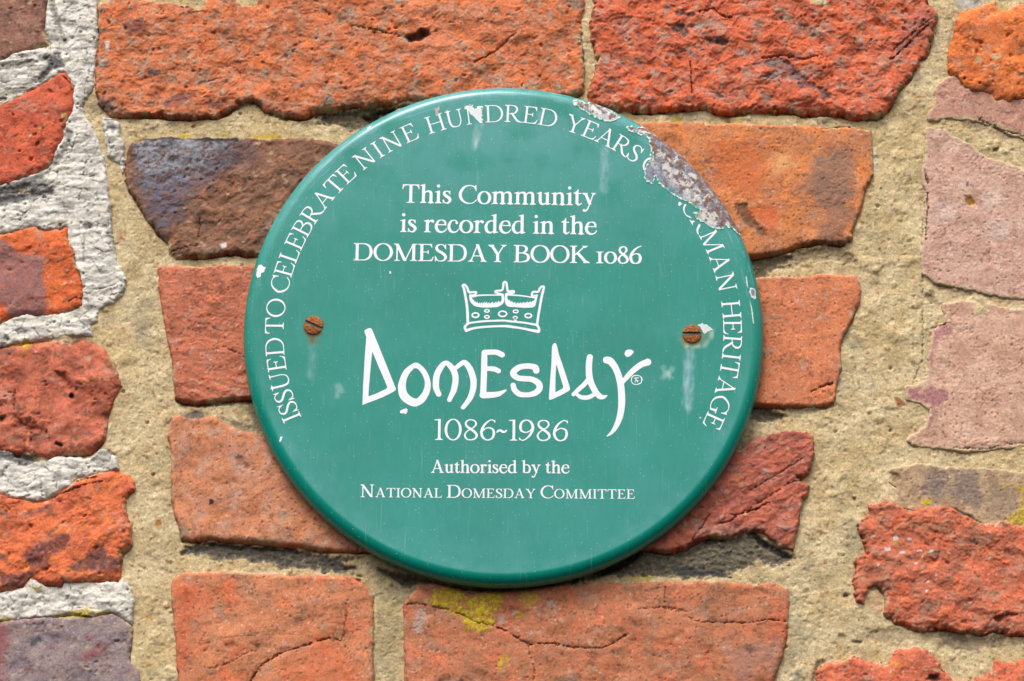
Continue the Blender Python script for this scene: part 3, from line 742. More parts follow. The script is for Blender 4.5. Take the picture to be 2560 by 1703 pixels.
stain('C 1620,845 1780,848 1820,868 1700,858', (214, 204, 180), .9, .4, .5, 'mb')
stain('C 1370,385 1395,385 1400,415 1370,420', (34, 36, 44), .95, .3, .4, 'b', -.8)
stain('C 1540,120 1580,110 1640,180 1620,200 1560,160', (158, 88, 62), .75, 1.2, 1, 'b', .8)
stain('C 1480,10 1560,40 1700,250 1650,330 1560,230 1480,80', (194, 150, 132), .55, 4, 4, 'b')
stain('C 1470,1330 1530,1310 1550,1350 1500,1370', (160, 78, 58), .75, 1, 1, 'b', .6)
stain('C 1640,1330 1700,1340 1690,1370', (140, 102, 76), .7, 1, 1, 'b', .6)
stain('C 1130,920 1300,930 1250,1100 1280,1300 1200,1500 1150,1500', (216, 100, 66), .5, 5, 4, 'b')
stain('C 1850,1420 2100,1300 2250,1330 2352,1500 2352,1640 1700,1640', (208, 98, 58), .4, 5, 4, 'b')
stain('H 430,1400 520,1330 620,1300 640,1350 740,1280 780,1350 640,1450 560,1568 460,1568', (150, 112, 100), .65, 2, 3.5, 'b')
stain('H 510,1340 560,1320 600,1380 550,1400', (84, 66, 60), .75, 1, 1.5, 'b')
stain('H 240,1060 320,1020 300,1060 230,1130', (150, 126, 112), .6, 1.2, 1.5, 'b')
stain('E 600,950 720,960 700,1010 600,1000', (130, 84, 68), .5, 1.5, 1.5, 'b')
stain('E 300,830 420,860 560,880 700,930 900,960 1100,965 1300,945 1500,915 1700,860 1900,760 2060,690 1960,800 1850,850 1700,905 1500,935 1250,960 1000,985 800,965 640,925 560,930 480,960 380,900', (60, 56, 46), .8, 1.2, 1.2, 'm', 3.5)  # the plaque's contact shadow painted into the mortar, joint recessed there
# lichen
for s_, st in (('A 1180,880 1220,865 1250,885 1230,900 1190,900', .9), ('A 1400,880 1490,850 1510,880 1450,900', .6), ('A 1640,895 1720,890 1780,870 1830,885 1820,908 1650,910', .7),
               ('A 880,915 910,905 920,920 885,928', .8), ('A 1660,880 1800,880 1800,905 1660,905', .5), ('B 150,800 190,790 200,830 170,865 150,840', .9), ('B 290,765 400,745 500,735 480,750 300,780', .4), ('B 50,820 120,800 150,815 60,840', .45), ('B 240,785 260,785 255,800', .6),
               ('C 470,1110 540,1100 570,1085 600,1100 605,1130 560,1155 510,1140', .95), ('C 340,1130 470,1110 720,1110 740,1130 600,1150 380,1150', .5), ('C 0,1150 80,1150 60,1180 0,1180', .6), ('C 205,955 270,955 270,975 215,980', .85),
               ('E 660,980 760,950 830,970 880,1030 820,1090 740,1070 640,1070', .75), ('E 860,1040 960,1010 1080,990 1130,1000 1100,1080 1040,1120 1060,1180 1040,1230 960,1250 880,1230 860,1160 760,1120 640,1060 880,1090', .85), ('E 1230,990 1340,975 1350,1050 1280,1100 1220,1060', .5), ('E 1200,1110 1250,1120 1230,1160 1205,1150', .5), ('E 1090,1420 1160,1390 1160,1440 1110,1510 1085,1480', .5), ('E 1950,890 2000,885 2060,875 2100,890 2080,915 2010,910 1960,905', .8),
               ('E 340,930 350,925 350,940', .7), ('E 370,885 385,885 385,905', .8), ('F 50,765 100,755 115,780 80,795 55,790', .85), ('F 370,780 395,775 390,795', .6), ('F 465,780 500,765 510,775 480,795', .7), ('F 885,780 910,780 905,810 890,805', .8), ('F 2200,70 2230,30 2260,40 2240,70', .6),
               ('H 1660,400 1700,390 1740,375 1755,395 1735,415 1690,425', .9), ('H 1290,490 1305,490 1305,510', .8), ('H 1370,465 1460,480 1440,485', .6), ('H 2180,280 2240,290 2230,320', .5), ('H 2280,290 2352,300 2480,300 2480,560 2352,550 2270,540 2220,500 2300,470 2330,420 2340,340', .75), ('H 1150,1420 1190,1420 1180,1440', .6), ('H 1380,1405 1420,1405 1410,1425', .5), ('H 1470,1440 1530,1450 1520,1480 1480,1470', .5), ('H 1470,660 1520,660 1510,685', .6)):
    stain(s_, (170, 138, 40), st * .75, 1.2, 2.4, 'mlb', 0, 2.6, .8)
    stain(s_, (204, 180, 34), min(1, st * 1.1), .5, 2.2, 'mlb', -.35, 2.2, .97)
for c in ('580,1150,40,50', '560,1220,35,40', '1430,1065,28,14', '1450,1103,9,9', '1185,1125,12,12', '1300,1265,14,14', '1110,1170,25,30'):
    v = [float(q) for q in c.split(',')]
    stain(ell('E', *v), (196, 186, 178), .5, .6, 3.2, 'b', 0, 1.1)

crack('C 1620,1600 1700,1480 1800,1410 1900,1370 2050,1320 2150,1290', .7, 1.8, .6)
crack('C 2150,1290 2240,1310 2260,1360', .5, 1.0, .3)
crack('C 1370,1495 1480,1465 1600,1400 1680,1370', .35, .7, .3)
crack('C 1320,1335 1500,1290 1750,1270 1950,1270', .3, .35, .1)
crack('C 2280,1080 2260,1180 2240,1290', .4, .8, .3)
crack('C 500,270 580,245 640,240', .6, 1.5, .6)
crack('C 340,375 450,330 560,290 680,270', .7, 1.6, .5)
crack('E 465,1085 520,1070 580,1062 660,1085 760,1105 850,1140 950,1190 1050,1205', .5, 1.1, .35)
crack('E 1050,1205 1150,1250 1280,1330 1450,1330 1600,1355 1760,1360 1850,1320 1920,1270', .6, 1.4, .5)
crack('E 1280,1330 1300,1420 1320,1490 1320,1568', .4, .9, .35)
crack('E 2000,1100 2200,1090 2300,1110 H 0,1095 100,1115 160,1120', .4, .8, .3)
crack('H 150,1150 220,1185 400,1190 550,1190 660,1170 800,1180', .5, 1.1, .4)
crack('E 2180,940 2170,1060', .5, .8, .3)
crack('E 90,1050 100,1200 80,1300 130,1430', .4, .7, .3)
crack('H 440,490 540,470 620,440 690,405', .9, 2.4, .75)
crack('H 470,500 430,530 340,550', .6, 1.6, .5)
crack('H 520,470 700,360 800,290 900,250', .5, 1.2, .35)
crack('H 560,330 640,280 780,200 900,120', .5, 1.2, .35)
crack('H 180,650 250,560 300,480', .6, 1.2, .1)
crack('F 170,420 175,520 185,620', .7, 2.2, .65)
crack('F 1480,400 1560,330 1640,250 1720,180', .7, 2.0, .6)
crack('F 1500,330 1620,230 1740,140', .5, 1.4, .5)
crack('F 230,90 320,70 370,110 440,130', .8, 1.8, .5)
crack('F 640,390 760,370 900,400 1000,380', .8, 2.0, .6)
crack('D 130,180 300,210 440,250', .6, 1.5, .45)
crack('D 930,420 1060,350 1200,230', .8, 1.8, .35)
crack('G 960,1130 1040,1090 1100,1070', .9, 2.4, .7)
crack('G 1690,0 1700,220 1690,400 1690,640 1690,900 1640,1040 1600,1140', .45, .9, .35, 'm')
crack('F 1720,1250 1720,1400 1710,1568', .7, 1.6, .7)
crack('F 1705,1140 1725,1200', .8, 1.8, .7)
crack('G 1755,710 1840,678', .6, 1.4, .75)
crack('G 1900,1490 2100,1500 2250,1465 2352,1460', .5, 1.2, .5)
crack('F 2050,780 2150,820 2200,850 2352,890', .6, 1.6, .5)
crack('B 100,1100 100,1250', .5, 1.2, .4)
crack('A 1300,560 1450,520', .5, .9, .2)
crack('B 1310,0 1300,120', .6, 1.4, .4)
crack('B 1110,220 1200,190 1290,180', .6, 1.3, .4)
crack('B 1450,830 1560,880 1640,920', .4, .8, .4)
crack('A 415,500 465,560 480,640 490,720', .5, 1.2, .6)
crack('B 455,540 500,515 540,520', .6, 1.5, .6)
crack('B 460,150 510,300 540,420', .5, 1.0, .5)

# ------------------------------------------------------------------ plaque frame (needed to leave the wall out behind it)
T = 13.0                                    # mm the face stands off the wall line
RC = 6.6                                    # edge rounding
cf = P(1258.7, 822.0, -T)
R = (P(1911.5, 837, -T)[0] - P(606.5, 837, -T)[0]) / 2
CX, CZ = cf[0], cf[2]

# ------------------------------------------------------------------ wall
WALL = empty('brick_wall', tuple(P(1280, 1703) / 1000))
tag(WALL, 'old orange brick wall with sandy mortar behind the green plaque', 'wall')
WALL.location = (0, 0, 0)
fx0, fz0 = P2([(-330, 2010)])[0]; fx1, fz1 = P2([(2900, -300)])[0]
gx0, gz0 = P2([(-40, 1745)])[0]; gx1, gz1 = P2([(2600, -40)])[0]

def lime_d(x, z):
    d = np.full(x.shape, -1e9)
    for p in LIMEP: d = np.maximum(d, sdpoly(p, x, z))
    for b in BR[:7]: d = np.minimum(d, .9 - sdpoly(b['pts'], x, z))      # the left bricks stand clear of it
    return d

def mortar_fn(x, z):
    h = -0.4 + 1.3 * fbm(x / 30, z / 30, 3, 3) + 0.42 * fbm(x / 8, z / 8, 4, 4) + 0.18 * fbm(x / 2.0, z / 2.0, 5, 3, .65)
    f1, f2, cid = worley(x / 3.4, z / 3.4, 6)
    grain = (cid > .82) * sm(.30, .12, f1)
    h += 0.35 * grain
    pit = (cid < .10) * sm(.34, .08, f1)
    h -= 0.5 * pit
    bd = np.full(x.shape, -1e9); under = np.zeros(x.shape)
    for b in BR:
        lo, hi = b['pts'].min(0) - 12, b['pts'].max(0) + 12
        m = (x > lo[0]) & (x < hi[0]) & (z > lo[1]) & (z < hi[1])
        if m.any():
            bd[m] = np.maximum(bd[m], sdpoly(b['pts'], x[m], z[m]))
            if not b['flush']: under[m] = np.maximum(under[m], sm(-.2, 1.4, sdpoly(b['pts'], x[m], z[m] + 2.0)))
    # lumps, trowel marks and small stones
    h += .7 * sm(.15, .6, fbm(x / 13, z / 13, 21, 3)) - .35 * sm(.3, .55, fbm(x / 7, z / 5, 22, 4))
    f1, f2, cid = worley(x / 9.0, z / 9.0, 23)
    stone = (cid > .9) * sm(.2, .12, f1); h += .7 * stone
    hole = (cid < .035) * sm(.13, .06, f1); h -= 1.6 * hole
    # pointing has worn back under the bricks' lower edges
    ur = under * sm(-.5, .2, fbm(x / 14, z / 14, 8, 3))
    h -= 3.6 * ur * (.75 + .5 * fbm(x / 3, z / 3, 9, 3))
    keep = (bd < 5.0) & (np.hypot(x - CX, z - CZ + 5) < 1e9)
    keep &= np.hypot(x - CX, z - (CZ - 4)) > R - 22
    a = sm(-.25, .45, fbm(x / 18, z / 18, 11, 4))[:, None]
    col = alb((214, 191, 150)) * (1 - a) + alb((200, 174, 130)) * a
    b2 = sm(.05, .5, fbm(x / 6, z / 6, 12, 4, .6))[:, None] * .38
    col = col * (1 - b2) + alb((150, 136, 108)) * b2
    b4 = sm(-.1, .5, fbm(x / 45, z / 45, 17, 4))[:, None] * .6
    col = col * (1 - b4) + alb((196, 168, 118)) * b4
    b5 = sm(.15, .6, fbm(x / 22, z / 30, 18, 5, .6))[:, None] * .42
    col = col * (1 - b5) + alb((164, 148, 114)) * b5
    b3 = sm(.15, .55, fbm(x / 10 + 5, z / 10, 13, 3))[:, None] * .4
    col = col * (1 - b3) + alb((222, 202, 160)) * b3
    col = speck(x, z, col, .30, 1.1, 14)
    f1, f2, cid = worley(x / 2.6, z / 2.6, 15)
    dk = ((cid > .955) * sm(.30, .2, f1))[:, None]
    col = col * (1 - .5 * dk)
    wt = ((cid < .05) * sm(.35, .2, f1))[:, None]
    col = col * (1 - .6 * wt) + alb((232, 214, 178)) * .6 * wt
    oc = ((np.abs(cid - .5) < .012) * sm(.5, .3, f1))[:, None]
    col = col * (1 - .7 * oc) + alb((176, 116, 56)) * .7 * oc
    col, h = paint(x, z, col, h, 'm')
    col, h = cut_cracks(x, z, col, h, 'm')
    return h, keep, col

tag(heightfield('sand_mortar', gx0, gx1, gz0, gz1, 0.55, mortar_fn, M_MORTAR, WALL), 'sandy yellow mortar between the bricks')

def lime_fn(x, z):
    d = lime_d(x, z) + 0.9 * fbm(x / 3, z / 3, 40, 4, .6)
    wx = x + 1.2 * fbm(x / 6, z / 6, 41, 3); wz = z + 1.2 * fbm(x / 6, z / 6, 42, 3)
    f1, f2, cid = worley(wx / 8.5, wz / 6.5, 43)
    g1, g2, gid = worley(wx / 3.6, wz / 3.0, 44)
    msk = sm(.0, .4, fbm(x / 14, z / 14, 45, 3))
    msk2 = sm(.1, .45, fbm(x / 9, z / 9, 47, 3))
    c1 = (1 - sm(.0, .06, f2 - f1)) * (.5 + .5 * msk) * sm(-.5, .1, fbm(x / 5, z / 5, 54, 2)); c2 = (1 - sm(.0, .09, g2 - g1)) * msk2 * sm(-.5, .1, fbm(x / 4, z / 4, 55, 2))
    h = 1.7 + 1.5 * fbm(x / 20, z / 20, 46, 3) + 1.0 * fbm(x / 9, z / 4.5, 48, 4) + .2 * fbm(x / 1.8, z / 1.8, 49, 3, .6)
    h += (cid - .5) * .5 * msk + (gid - .5) * .3 * msk2 - 1.0 * c1 - .6 * c2
    t = np.clip(d / 2.0, 0, 1)
    h = h - 2.2 * (1 - np.sqrt(1 - (1 - t) ** 2)) + np.where(d < 0, d * 3.0, 0)
    a = sm(-.25, .35, fbm(x / 12, z / 12, 50, 4))[:, None]
    col = alb((234, 226, 214)) * (1 - a) + alb((214, 206, 195)) * a
    b = sm(.15, .5, fbm(x / 7, z / 7, 51, 4))[:, None] * .6
    col = col * (1 - b) + alb((182, 175, 166)) * b
    b = sm(.15, .5, fbm(x / 9 + 9, z / 9, 52, 4))[:, None] * .6
    col = col * (1 - b) + alb((230, 221, 202)) * b
    col = col * (1 - .72 * np.clip(c1, 0, 1) - .0)[:, None] * (1 - .6 * np.clip(c2, 0, 1))[:, None]
    col = speck(x, z, col, .14, 1.0, 53)
    f1, f2, cid = worley(x / 3.2, z / 3.2, 56); pt = (cid > .9) * sm(.3, .1, f1)
    h -= 1.0 * pt; col = col * (1 - .35 * pt)[:, None]
    g = (sm(.12, .5, fbm(x / 15, z / 6, 57, 5, .62)) * .75)[:, None]; col = col * (1 - g) + alb((150, 144, 136)) * g
    col, h = paint(x, z, col, h, 'l')
    return h, d > -2.5, col

lp = np.concatenate(LIMEP)
lo_, hi_ = lp.min(0) - 3, lp.max(0) + 3
tag(heightfield('lime_mortar', max(lo_[0], gx0 - 10), hi_[0], max(lo_[1], gz0), min(hi_[1], gz1), 0.5, lime_fn, M_LIME, WALL),
    'older cracked white lime mortar round the left bricks')

def brick_fn(b, k):
    pts = b['pts']; ctr = (pts.min(0) + pts.max(0)) / 2
    s = 100 + k * 23
    def fn(x, z):
        wx = x + 2.0 * fbm(x / 9, z / 9, s + 1, 3); wz = z + 2.0 * fbm(x / 9, z / 9, s + 2, 3)
        d0 = sdpoly(pts, x, z)
        d = d0 + b['en'] * (1.0 * fbm(x / 4.0, z / 4.0, s + 3, 4, .65) + .7 * fbm(x / 13, z / 13, s + 11, 2))
        h = b['level'] + b['tilt'][0] * (x - ctr[0]) + b['tilt'][1] * (z - ctr[1])
        rm = .25 + 1.0 * sm(-.22, .28, fbm(wx / 22, wz / 16, s + 12, 4, .55))          # where the fired skin is lost
        h = h + b['a25'] * fbm(wx / 25, wz / 25, s + 4, 3) + rm * b['a6'] * fbm(wx / 6, wz / 6, s + 5, 4, .55) + (.4 + .6 * rm) * b['a1'] * fbm(x / 1.6, z / 1.6, s + 6, 3, .7)
        if b['strat']:
            an, sc = b['strat']; u = wx * cos(an) + wz * sin(an); v = -wx * sin(an) + wz * cos(an)
            q = ridged(u / (sc * 3.2), v / sc, s + 7, 4)
            h = h + 1.1 * b['a6'] * q
        if b['flake']:
            q = fbm(wx / 15, wz / 12, s + 8, 4, .55) * 3.2
            st = np.floor(q) + sm(.30, .62, q - np.floor(q))
            h = h + b['flake'] * .75 * (st + .35 * rm * (q - st))
        if b['pits']:
            f1, f2, cid = worley(wx / 5.5, wz / 5.5, s + 9)
            rr = .12 + .3 * np.abs(cid - .5)
            h = h - b['pits'] * 1.9 * rm * (cid > .78) * sm(rr, rr * .3, f1)
            f1, f2, cid = worley(x / 2.3, z / 2.3, s + 10)
            h = h - b['pits'] * .7 * rm * (cid > .84) * sm(.36, .1, f1)
        else:
            f1, f2, cid = worley(x / 3.2, z / 3.2, s + 10)
            h = h - .55 * (cid > .88) * sm(.25, .06, f1)
        if b['flush']: d = d + 2.0
        er = b['er']; t = np.clip(d / er, 0, 1)
        h = h - (er * .55 + .6) * (1 - np.sqrt(np.maximum(0, 1 - (1 - t) ** 2)))
        h = h + np.where(d < 0, d * 4.0, 0)
        pal = b['pal']
        bc = (lambda c: alb((c[0] * .985, c[1] * .985, c[2] * .985))) if b['flush'] else (lambda c: alb((c[0] * .975, c[1] * 1.08, c[2] * 1.05)) * 1.07 + .012)        # a little dust in the clay
        col = np.tile(bc(pal[0]), (len(x), 1))
        for j, (c, sc, thr, so) in enumerate(pal[1:]):
            a = sm(thr - so, thr + so, fbm(wx / sc + j * 9.1, wz / sc, s + 30 + j * 3, 5, .58))[:, None]
            col = col * (1 - a * .9) + bc(c) * a * .9
        if not b['flush']:
            a = ((1 - sm(.3, 1.0, rm)) * .30)[:, None]; col = col * (1 - a) + np.minimum(bc(pal[0]) * 1.2 + .02, .8) * a
            a = (sm(.12, .5, fbm(wx / 13 + 4, wz / 9, s + 60, 5, .6)) * .42)[:, None]; col = col * (1 - a) + alb((176, 142, 124)) * a
            a = (sm(.22, .55, fbm(wx / 8, wz / 6 + 7, s + 61, 5, .62)) * .55)[:, None]; col = col * (1 - a) + alb((112, 74, 58)) * a
            a = (sm(.30, .5, fbm(wx / 4, wz / 3, s + 62, 5, .65)) * .45)[:, None]; col = col * (1 - a) + alb((132, 104, 92)) * a
        col = col * (1 + .16 * fbm(x / 2.4, z / 2.4, s + 50, 4, .7))[:, None]
        if b['smooth']:
            col = speck(x, z, col, .15, .9, s + 51)
            f1, f2, cid = worley(x / 2.2, z / 2.2, s + 52)
            wt = ((cid > .95) * sm(.3, .15, f1))[:, None]; col = col * (1 - .45 * wt) + alb((226, 196, 176)) * .45 * wt
            wt = ((cid < .05) * sm(.3, .15, f1))[:, None]; col = col * (1 - .45 * wt)
        else:
            col = speck(x, z, col, .17, 1.3, s + 51)
        f1, f2, cid = worley(wx / 3.0, wz / 3.0, s + 53)
        ic = ((cid > .935) * sm(.34, .16, f1))[:, None]; col = col * (1 - .6 * ic) + np.array([.20, .055, .02]) * .6 * ic
        f1, f2, cid = worley(wx / 4.2, wz / 4.2, s + 54)
        ic = ((cid > .935) * sm(.33, .14, f1))[:, None]; col = col * (1 - .55 * ic) + np.array([.50, .36, .25]) * .55 * ic
        f1, f2, cid = worley(x / 2.0, z / 2.0, s + 55)
        ic = ((cid > .955) * sm(.36, .18, f1))[:, None]; col = col * (1 - .7 * ic) + np.array([.13, .04, .018]) * .7 * ic
        else_a = (1 - sm(.1, 1.9, d + 1.6 * fbm(x / 4, z / 4, s + 71, 4, .65))) * sm(.0, .3, fbm(x / 17, z / 17, s + 72, 3)) * (.0 if b['flush'] else .85)
        col = col * (1 - else_a)[:, None] + alb((196, 174, 136)) * else_a[:, None]
        if b['flush']:
            a = (1 - sm(.2, 2.8, d + 1.6 * fbm(x / 6, z / 6, s + 70, 4)))[:, None] * .75
            col = col * (1 - a) + alb((206, 184, 148)) * a
        col, h = paint(x, z, col, h, 'b')
        col, h = cut_cracks(x, z, col, h, 'b')
        keep = (d > -3.2) & (np.hypot(x - CX, z - (CZ - 4)) > R - 24)
        return h, keep, col
    return fn

for k, b in enumerate(BR):
    lo, hi = b['pts'].min(0) - 3.5, b['pts'].max(0) + 3.5
    o = heightfield('brick', max(lo[0], fx0), min(hi[0], fx1), max(lo[1], fz0), min(hi[1], fz1), 0.48, brick_fn(b, k), M_SMOOTH if b['smooth'] else M_BRICK, WALL)
    o['label'] = b['label']

# the wall's mortar runs on, coarser, past the picture's edge
def border_fn(x, z):
    h = -0.4 + 1.3 * fbm(x / 30, z / 30, 3, 3) + 0.8 * fbm(x / 8, z / 8, 4, 4)
    col = np.tile(alb((200, 178, 136)), (len(x), 1)) * (1 + .2 * fbm(x / 8, z / 8, 12, 3))[:, None]
    m = (x > gx0 + 3) & (x < gx1 - 3) & (z > gz0 + 3) & (z < gz1 - 3)
    return h - .5, ~m, col
heightfield('outer_mortar', gx0 - 160, gx1 + 160, gz0 - 160, gz1 + 160, 4.0, border_fn, M_MORTAR, WALL)

# ------------------------------------------------------------------ plaque
PLAQ = empty('plaque', (CX / 1000, 0, CZ / 1000))
tag(PLAQ, 'round green enamel plaque with white lettering screwed to the bricks', 'plaque')
BASE = np.array([CX, 0, CZ])

def wrap(u, v, lift=0.0):
    """face coordinates (mm from the centre; beyond the flat they run round the edge) -> local point"""
    u = np.asarray(u, float); v = np.asarray(v, float)
    r = np.hypot(u, v); rf = R - RC
    e = np.clip(r - rf, 0, None)
    a = np.clip(e / RC, 0, pi / 2)
    dn = np.clip(e - RC * pi / 2, 0, 1.0)
    rad = np.where(r <= rf, r, rf + (RC + lift) * np.sin(a))
    rad = rad - np.clip(e - RC * pi / 2 - 1.0, 0, 12)
    dep = np.where(r <= rf, T + lift, T - RC + (RC + lift) * np.cos(a) - dn)
    dep = dep - np.clip(e - RC * pi / 2 - 13.0, 0, 8)
    s = rad / np.maximum(r, 1e-9)
    return np.stack([u * s, -dep, v * s], -1)

def face(pts):
    """photo pixels -> face coordinates"""
    return P2(pts, -T) - np.array([CX, CZ])

G_MAIN = np.array([0.0005, 0.222, 0.165])
DIRTS = []
def face_colour(u, v):
    n = fbm(u / 40, v / 40, 70, 4)
    col = G_MAIN * (1 + .10 * n)[:, None]
    chalk_sheen = .022 + .03 * sm(-.1, .6, fbm(u / 28, v / 28, 71, 5)) + .02 * fbm(u / 3, v / 9, 72, 3)  # weathered chalk, and a bluish sky reflection painted into the enamel colour
    chalk_sheen = chalk_sheen + .11 * sm(.15, .9, v / R) * sm(-.6, .2, fbm(u / 20, v / 20, 73, 4))  # upper face painted paler, as the sky's reflection makes it
    rr_ = np.hypot(u, v); th_ = np.arctan2(v, u)
    scuff = sm(.12, .5, fbm(np.cos(th_) * 7 + rr_ * .02, np.sin(th_) * 7 + rr_ * 1.3, 78, 4, .6)) * sm(R - 11, R - 7, rr_) * sm(-.35, .3, v / R)  # whitish rim streaks: scuffs together with painted sky glints
    chalk_sheen = chalk_sheen + .045 * sm(-.2, -.9, v / R) + .06 * sm(R - 15, R - 8, rr_) * sm(.1, -.5, v / R) * (.6 + fbm(u / 9, v / 9, 79, 3))  # bluish sheen painted across the bottom of the face
    chalk_sheen = chalk_sheen + .22 * scuff + .05 * sm(R - 9, R - 6, rr_) * sm(.1, .7, v / R)
    chalk_sheen = np.clip(chalk_sheen, 0, 1) * (1 - .97 * sm(R - RC - .3, R - RC + .5, rr_) * sm(.35, -.1, v / R))  # lower rim kept clear of the painted sheen
    col = col * (1 - chalk_sheen)[:, None] + np.array([.40, .66, .82]) * chalk_sheen[:, None]
    for pts, wd, c, s in DIRTS:
        d = sdstroke([(p[0], p[1], 0) for p in pts], u, v)
        a = (s * (1 - sm(wd * .1, wd, d + .5 * wd * fbm(u / 2.2, v / 5, 76, 3))) * (.7 + 1.1 * fbm(u / 2.5, v / 9, 74, 4, .6)))[:, None]
        a = np.clip(a, 0, 1)
        col = col * (1 - a) + np.array(c) * a
    return col

def dirt(spec, wd_px, c, s):
    DIRTS.append((face(tr(spec)), wd_px / 4.72, c, s))
dirt('Q 1440,760 1432,1000 1425,1230', 17, (.50, .62, .74), .30)
dirt('X 270,790 268,900 262,1030 258,1230', 19, (.50, .64, .78), .42)
dirt('V 370,800 368,900 360,1000', 16, (.5, .64, .72), .16)
dirt('Q 690,330 688,400', 8, (.5, .6, .8), .3)
dirt('V 376,700 377,752', 26, (.17, .08, .012), .85)
dirt('V 345,620 320,670 345,720', 12, (.10, .07, .03), .7)
dirt('V 405,625 432,665 415,715', 12, (.10, .08, .03), .7)
dirt('V 340,690 376,720 415,700', 20, (.16, .09, .02), .7)
dirt('X 215,680 250,725 300,735 360,700 385,650', 13, (.30, .17, .04), .75)
dirt('X 290,640 293,645', 36, (.12, .09, .04), .5)
dirt('X 250,735 300,745 400,730 440,680 460,610', 9, (.45, .55, .42), .55)
dirt('X 225,600 180,640 195,690', 9, (.06, .30, .22), .5)
dirt('X 340,560 400,555 460,600', 7, (.02, .20, .13), .6)
dirt('U 2180,430 2140,700', 9, (.65, .75, .72), .35)
dirt('U 2230,430 2170,680', 7, (.65, .75, .72), .3)
dirt('X 65,920 120,990', 12, (.60, .75, .72), .35)
dirt('X 60,990 125,930', 12, (.60, .75, .72), .35)
dirt('V 520,1060 530,1120', 12, (.50, .68, .64), .28)
dirt('V 555,1060 560,1090', 10, (.50, .68, .64), .25)
dirt('U 1880,150 2000,110 2110,65', 5, (.45, .26, .20), .5)
dirt('U 1650,330 1640,380', 4, (.02, .25, .13), .5)

na = 720
rads = np.concatenate([np.linspace(0.5, R - RC, 250), R - RC + np.linspace(0, RC * pi / 2, 14)[1:], R - RC + RC * pi / 2 + np.array([.5, 1.0, 3.0, 7.0, 13.0, 17.0, 21.0])])
ang = np.linspace(0, 2 * pi, na, endpoint=False)
RR, AA = np.meshgrid(rads, ang, indexing='ij')
U, V = (RR * np.cos(AA)).ravel(), (RR * np.sin(AA)).ravel()
co = wrap(U, V)
# a slight unevenness of the pressed steel
co[:, 1] -= 0.10 * fbm(U / 45, V / 45, 75, 3) * sm(R, R - 20, np.hypot(U, V))
idx = np.arange(len(rads) * na).reshape(len(rads), na)
nx_ = np.roll(idx, -1, 1)
q = np.stack([idx[:-1], idx[1:], nx_[1:], nx_[:-1]], -1).reshape(-1, 4)
q = np.concatenate([q])
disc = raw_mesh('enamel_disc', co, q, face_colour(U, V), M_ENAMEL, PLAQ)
# close the centre pinhole
import bmesh
bm = bmesh.new(); bm.from_mesh(disc.data); bm.verts.ensure_lookup_table()
f = bm.faces.new([bm.verts[i] for i in range(na)]); f.smooth = True
bmesh.ops.recalc_face_normals(bm, faces=bm.faces)
bm.to_mesh(disc.data); bm.free()

# ---- damage
DAMAGE = [face(tr('Q 1055,215 1085,180 1130,176 1190,196 1240,215 1300,150 1420,150 1500,265 1620,375 1560,415 1480,436 1400,412 1350,396 1300,368 1260,352 1215,312 1170,290 1130,262 1100,250')),
          face(tr('Q 1690,500 1760,488 1830,495 1880,480 1860,380 2000,360 2150,420 R 600,-180 760,-60 1000,200 1250,500 1500,850 1540,1010 1320,1085 1290,1075 1250,1040 1220,1010 1185,1030 1150,1000 1120,1030 1090,1040 1020,1035 960,1020 900,970 850,945 790,910 740,850 790,845 840,800 800,790 760,760 700,715 640,690 560,650 500,615 450,590 380,520 330,480 290,390 270,440 250,490 215,470 190,460 155,420 160,310 215,200 250,110 210,130 Q 1990,790 1960,830 1975,760 1940,700 1955,640 1900,580 1860,590 1800,570 1760,555 1720,540'))]
def dmg(u, v):
    d = np.full(u.shape, -1e9)
    for p in DAMAGE: d = np.maximum(d, sdpoly(p, u, v))
    return d + .55 * fbm(u / 1.6, v / 1.6, 80, 4, .7)     # positive inside

def decal(name, sdf, bb, step, mat, lift, colf=None, parent=None):
    xs = np.arange(bb[0], bb[2] + step, step); ys = np.arange(bb[1], bb[3] + step, step)
    X, Y = np.meshgrid(xs, ys)
    S = sdf(X.ravel(), Y.ravel()).reshape(X.shape)
    vv, ff = march(S, bb[0], bb[1], step)
    if not ff: return None
    vv = np.array(vv)
    col = colf(vv[:, 0], vv[:, 1]) if colf else None
    return py_mesh(name, wrap(vv[:, 0], vv[:, 1], lift), ff, mat, parent or PLAQ, True, col)

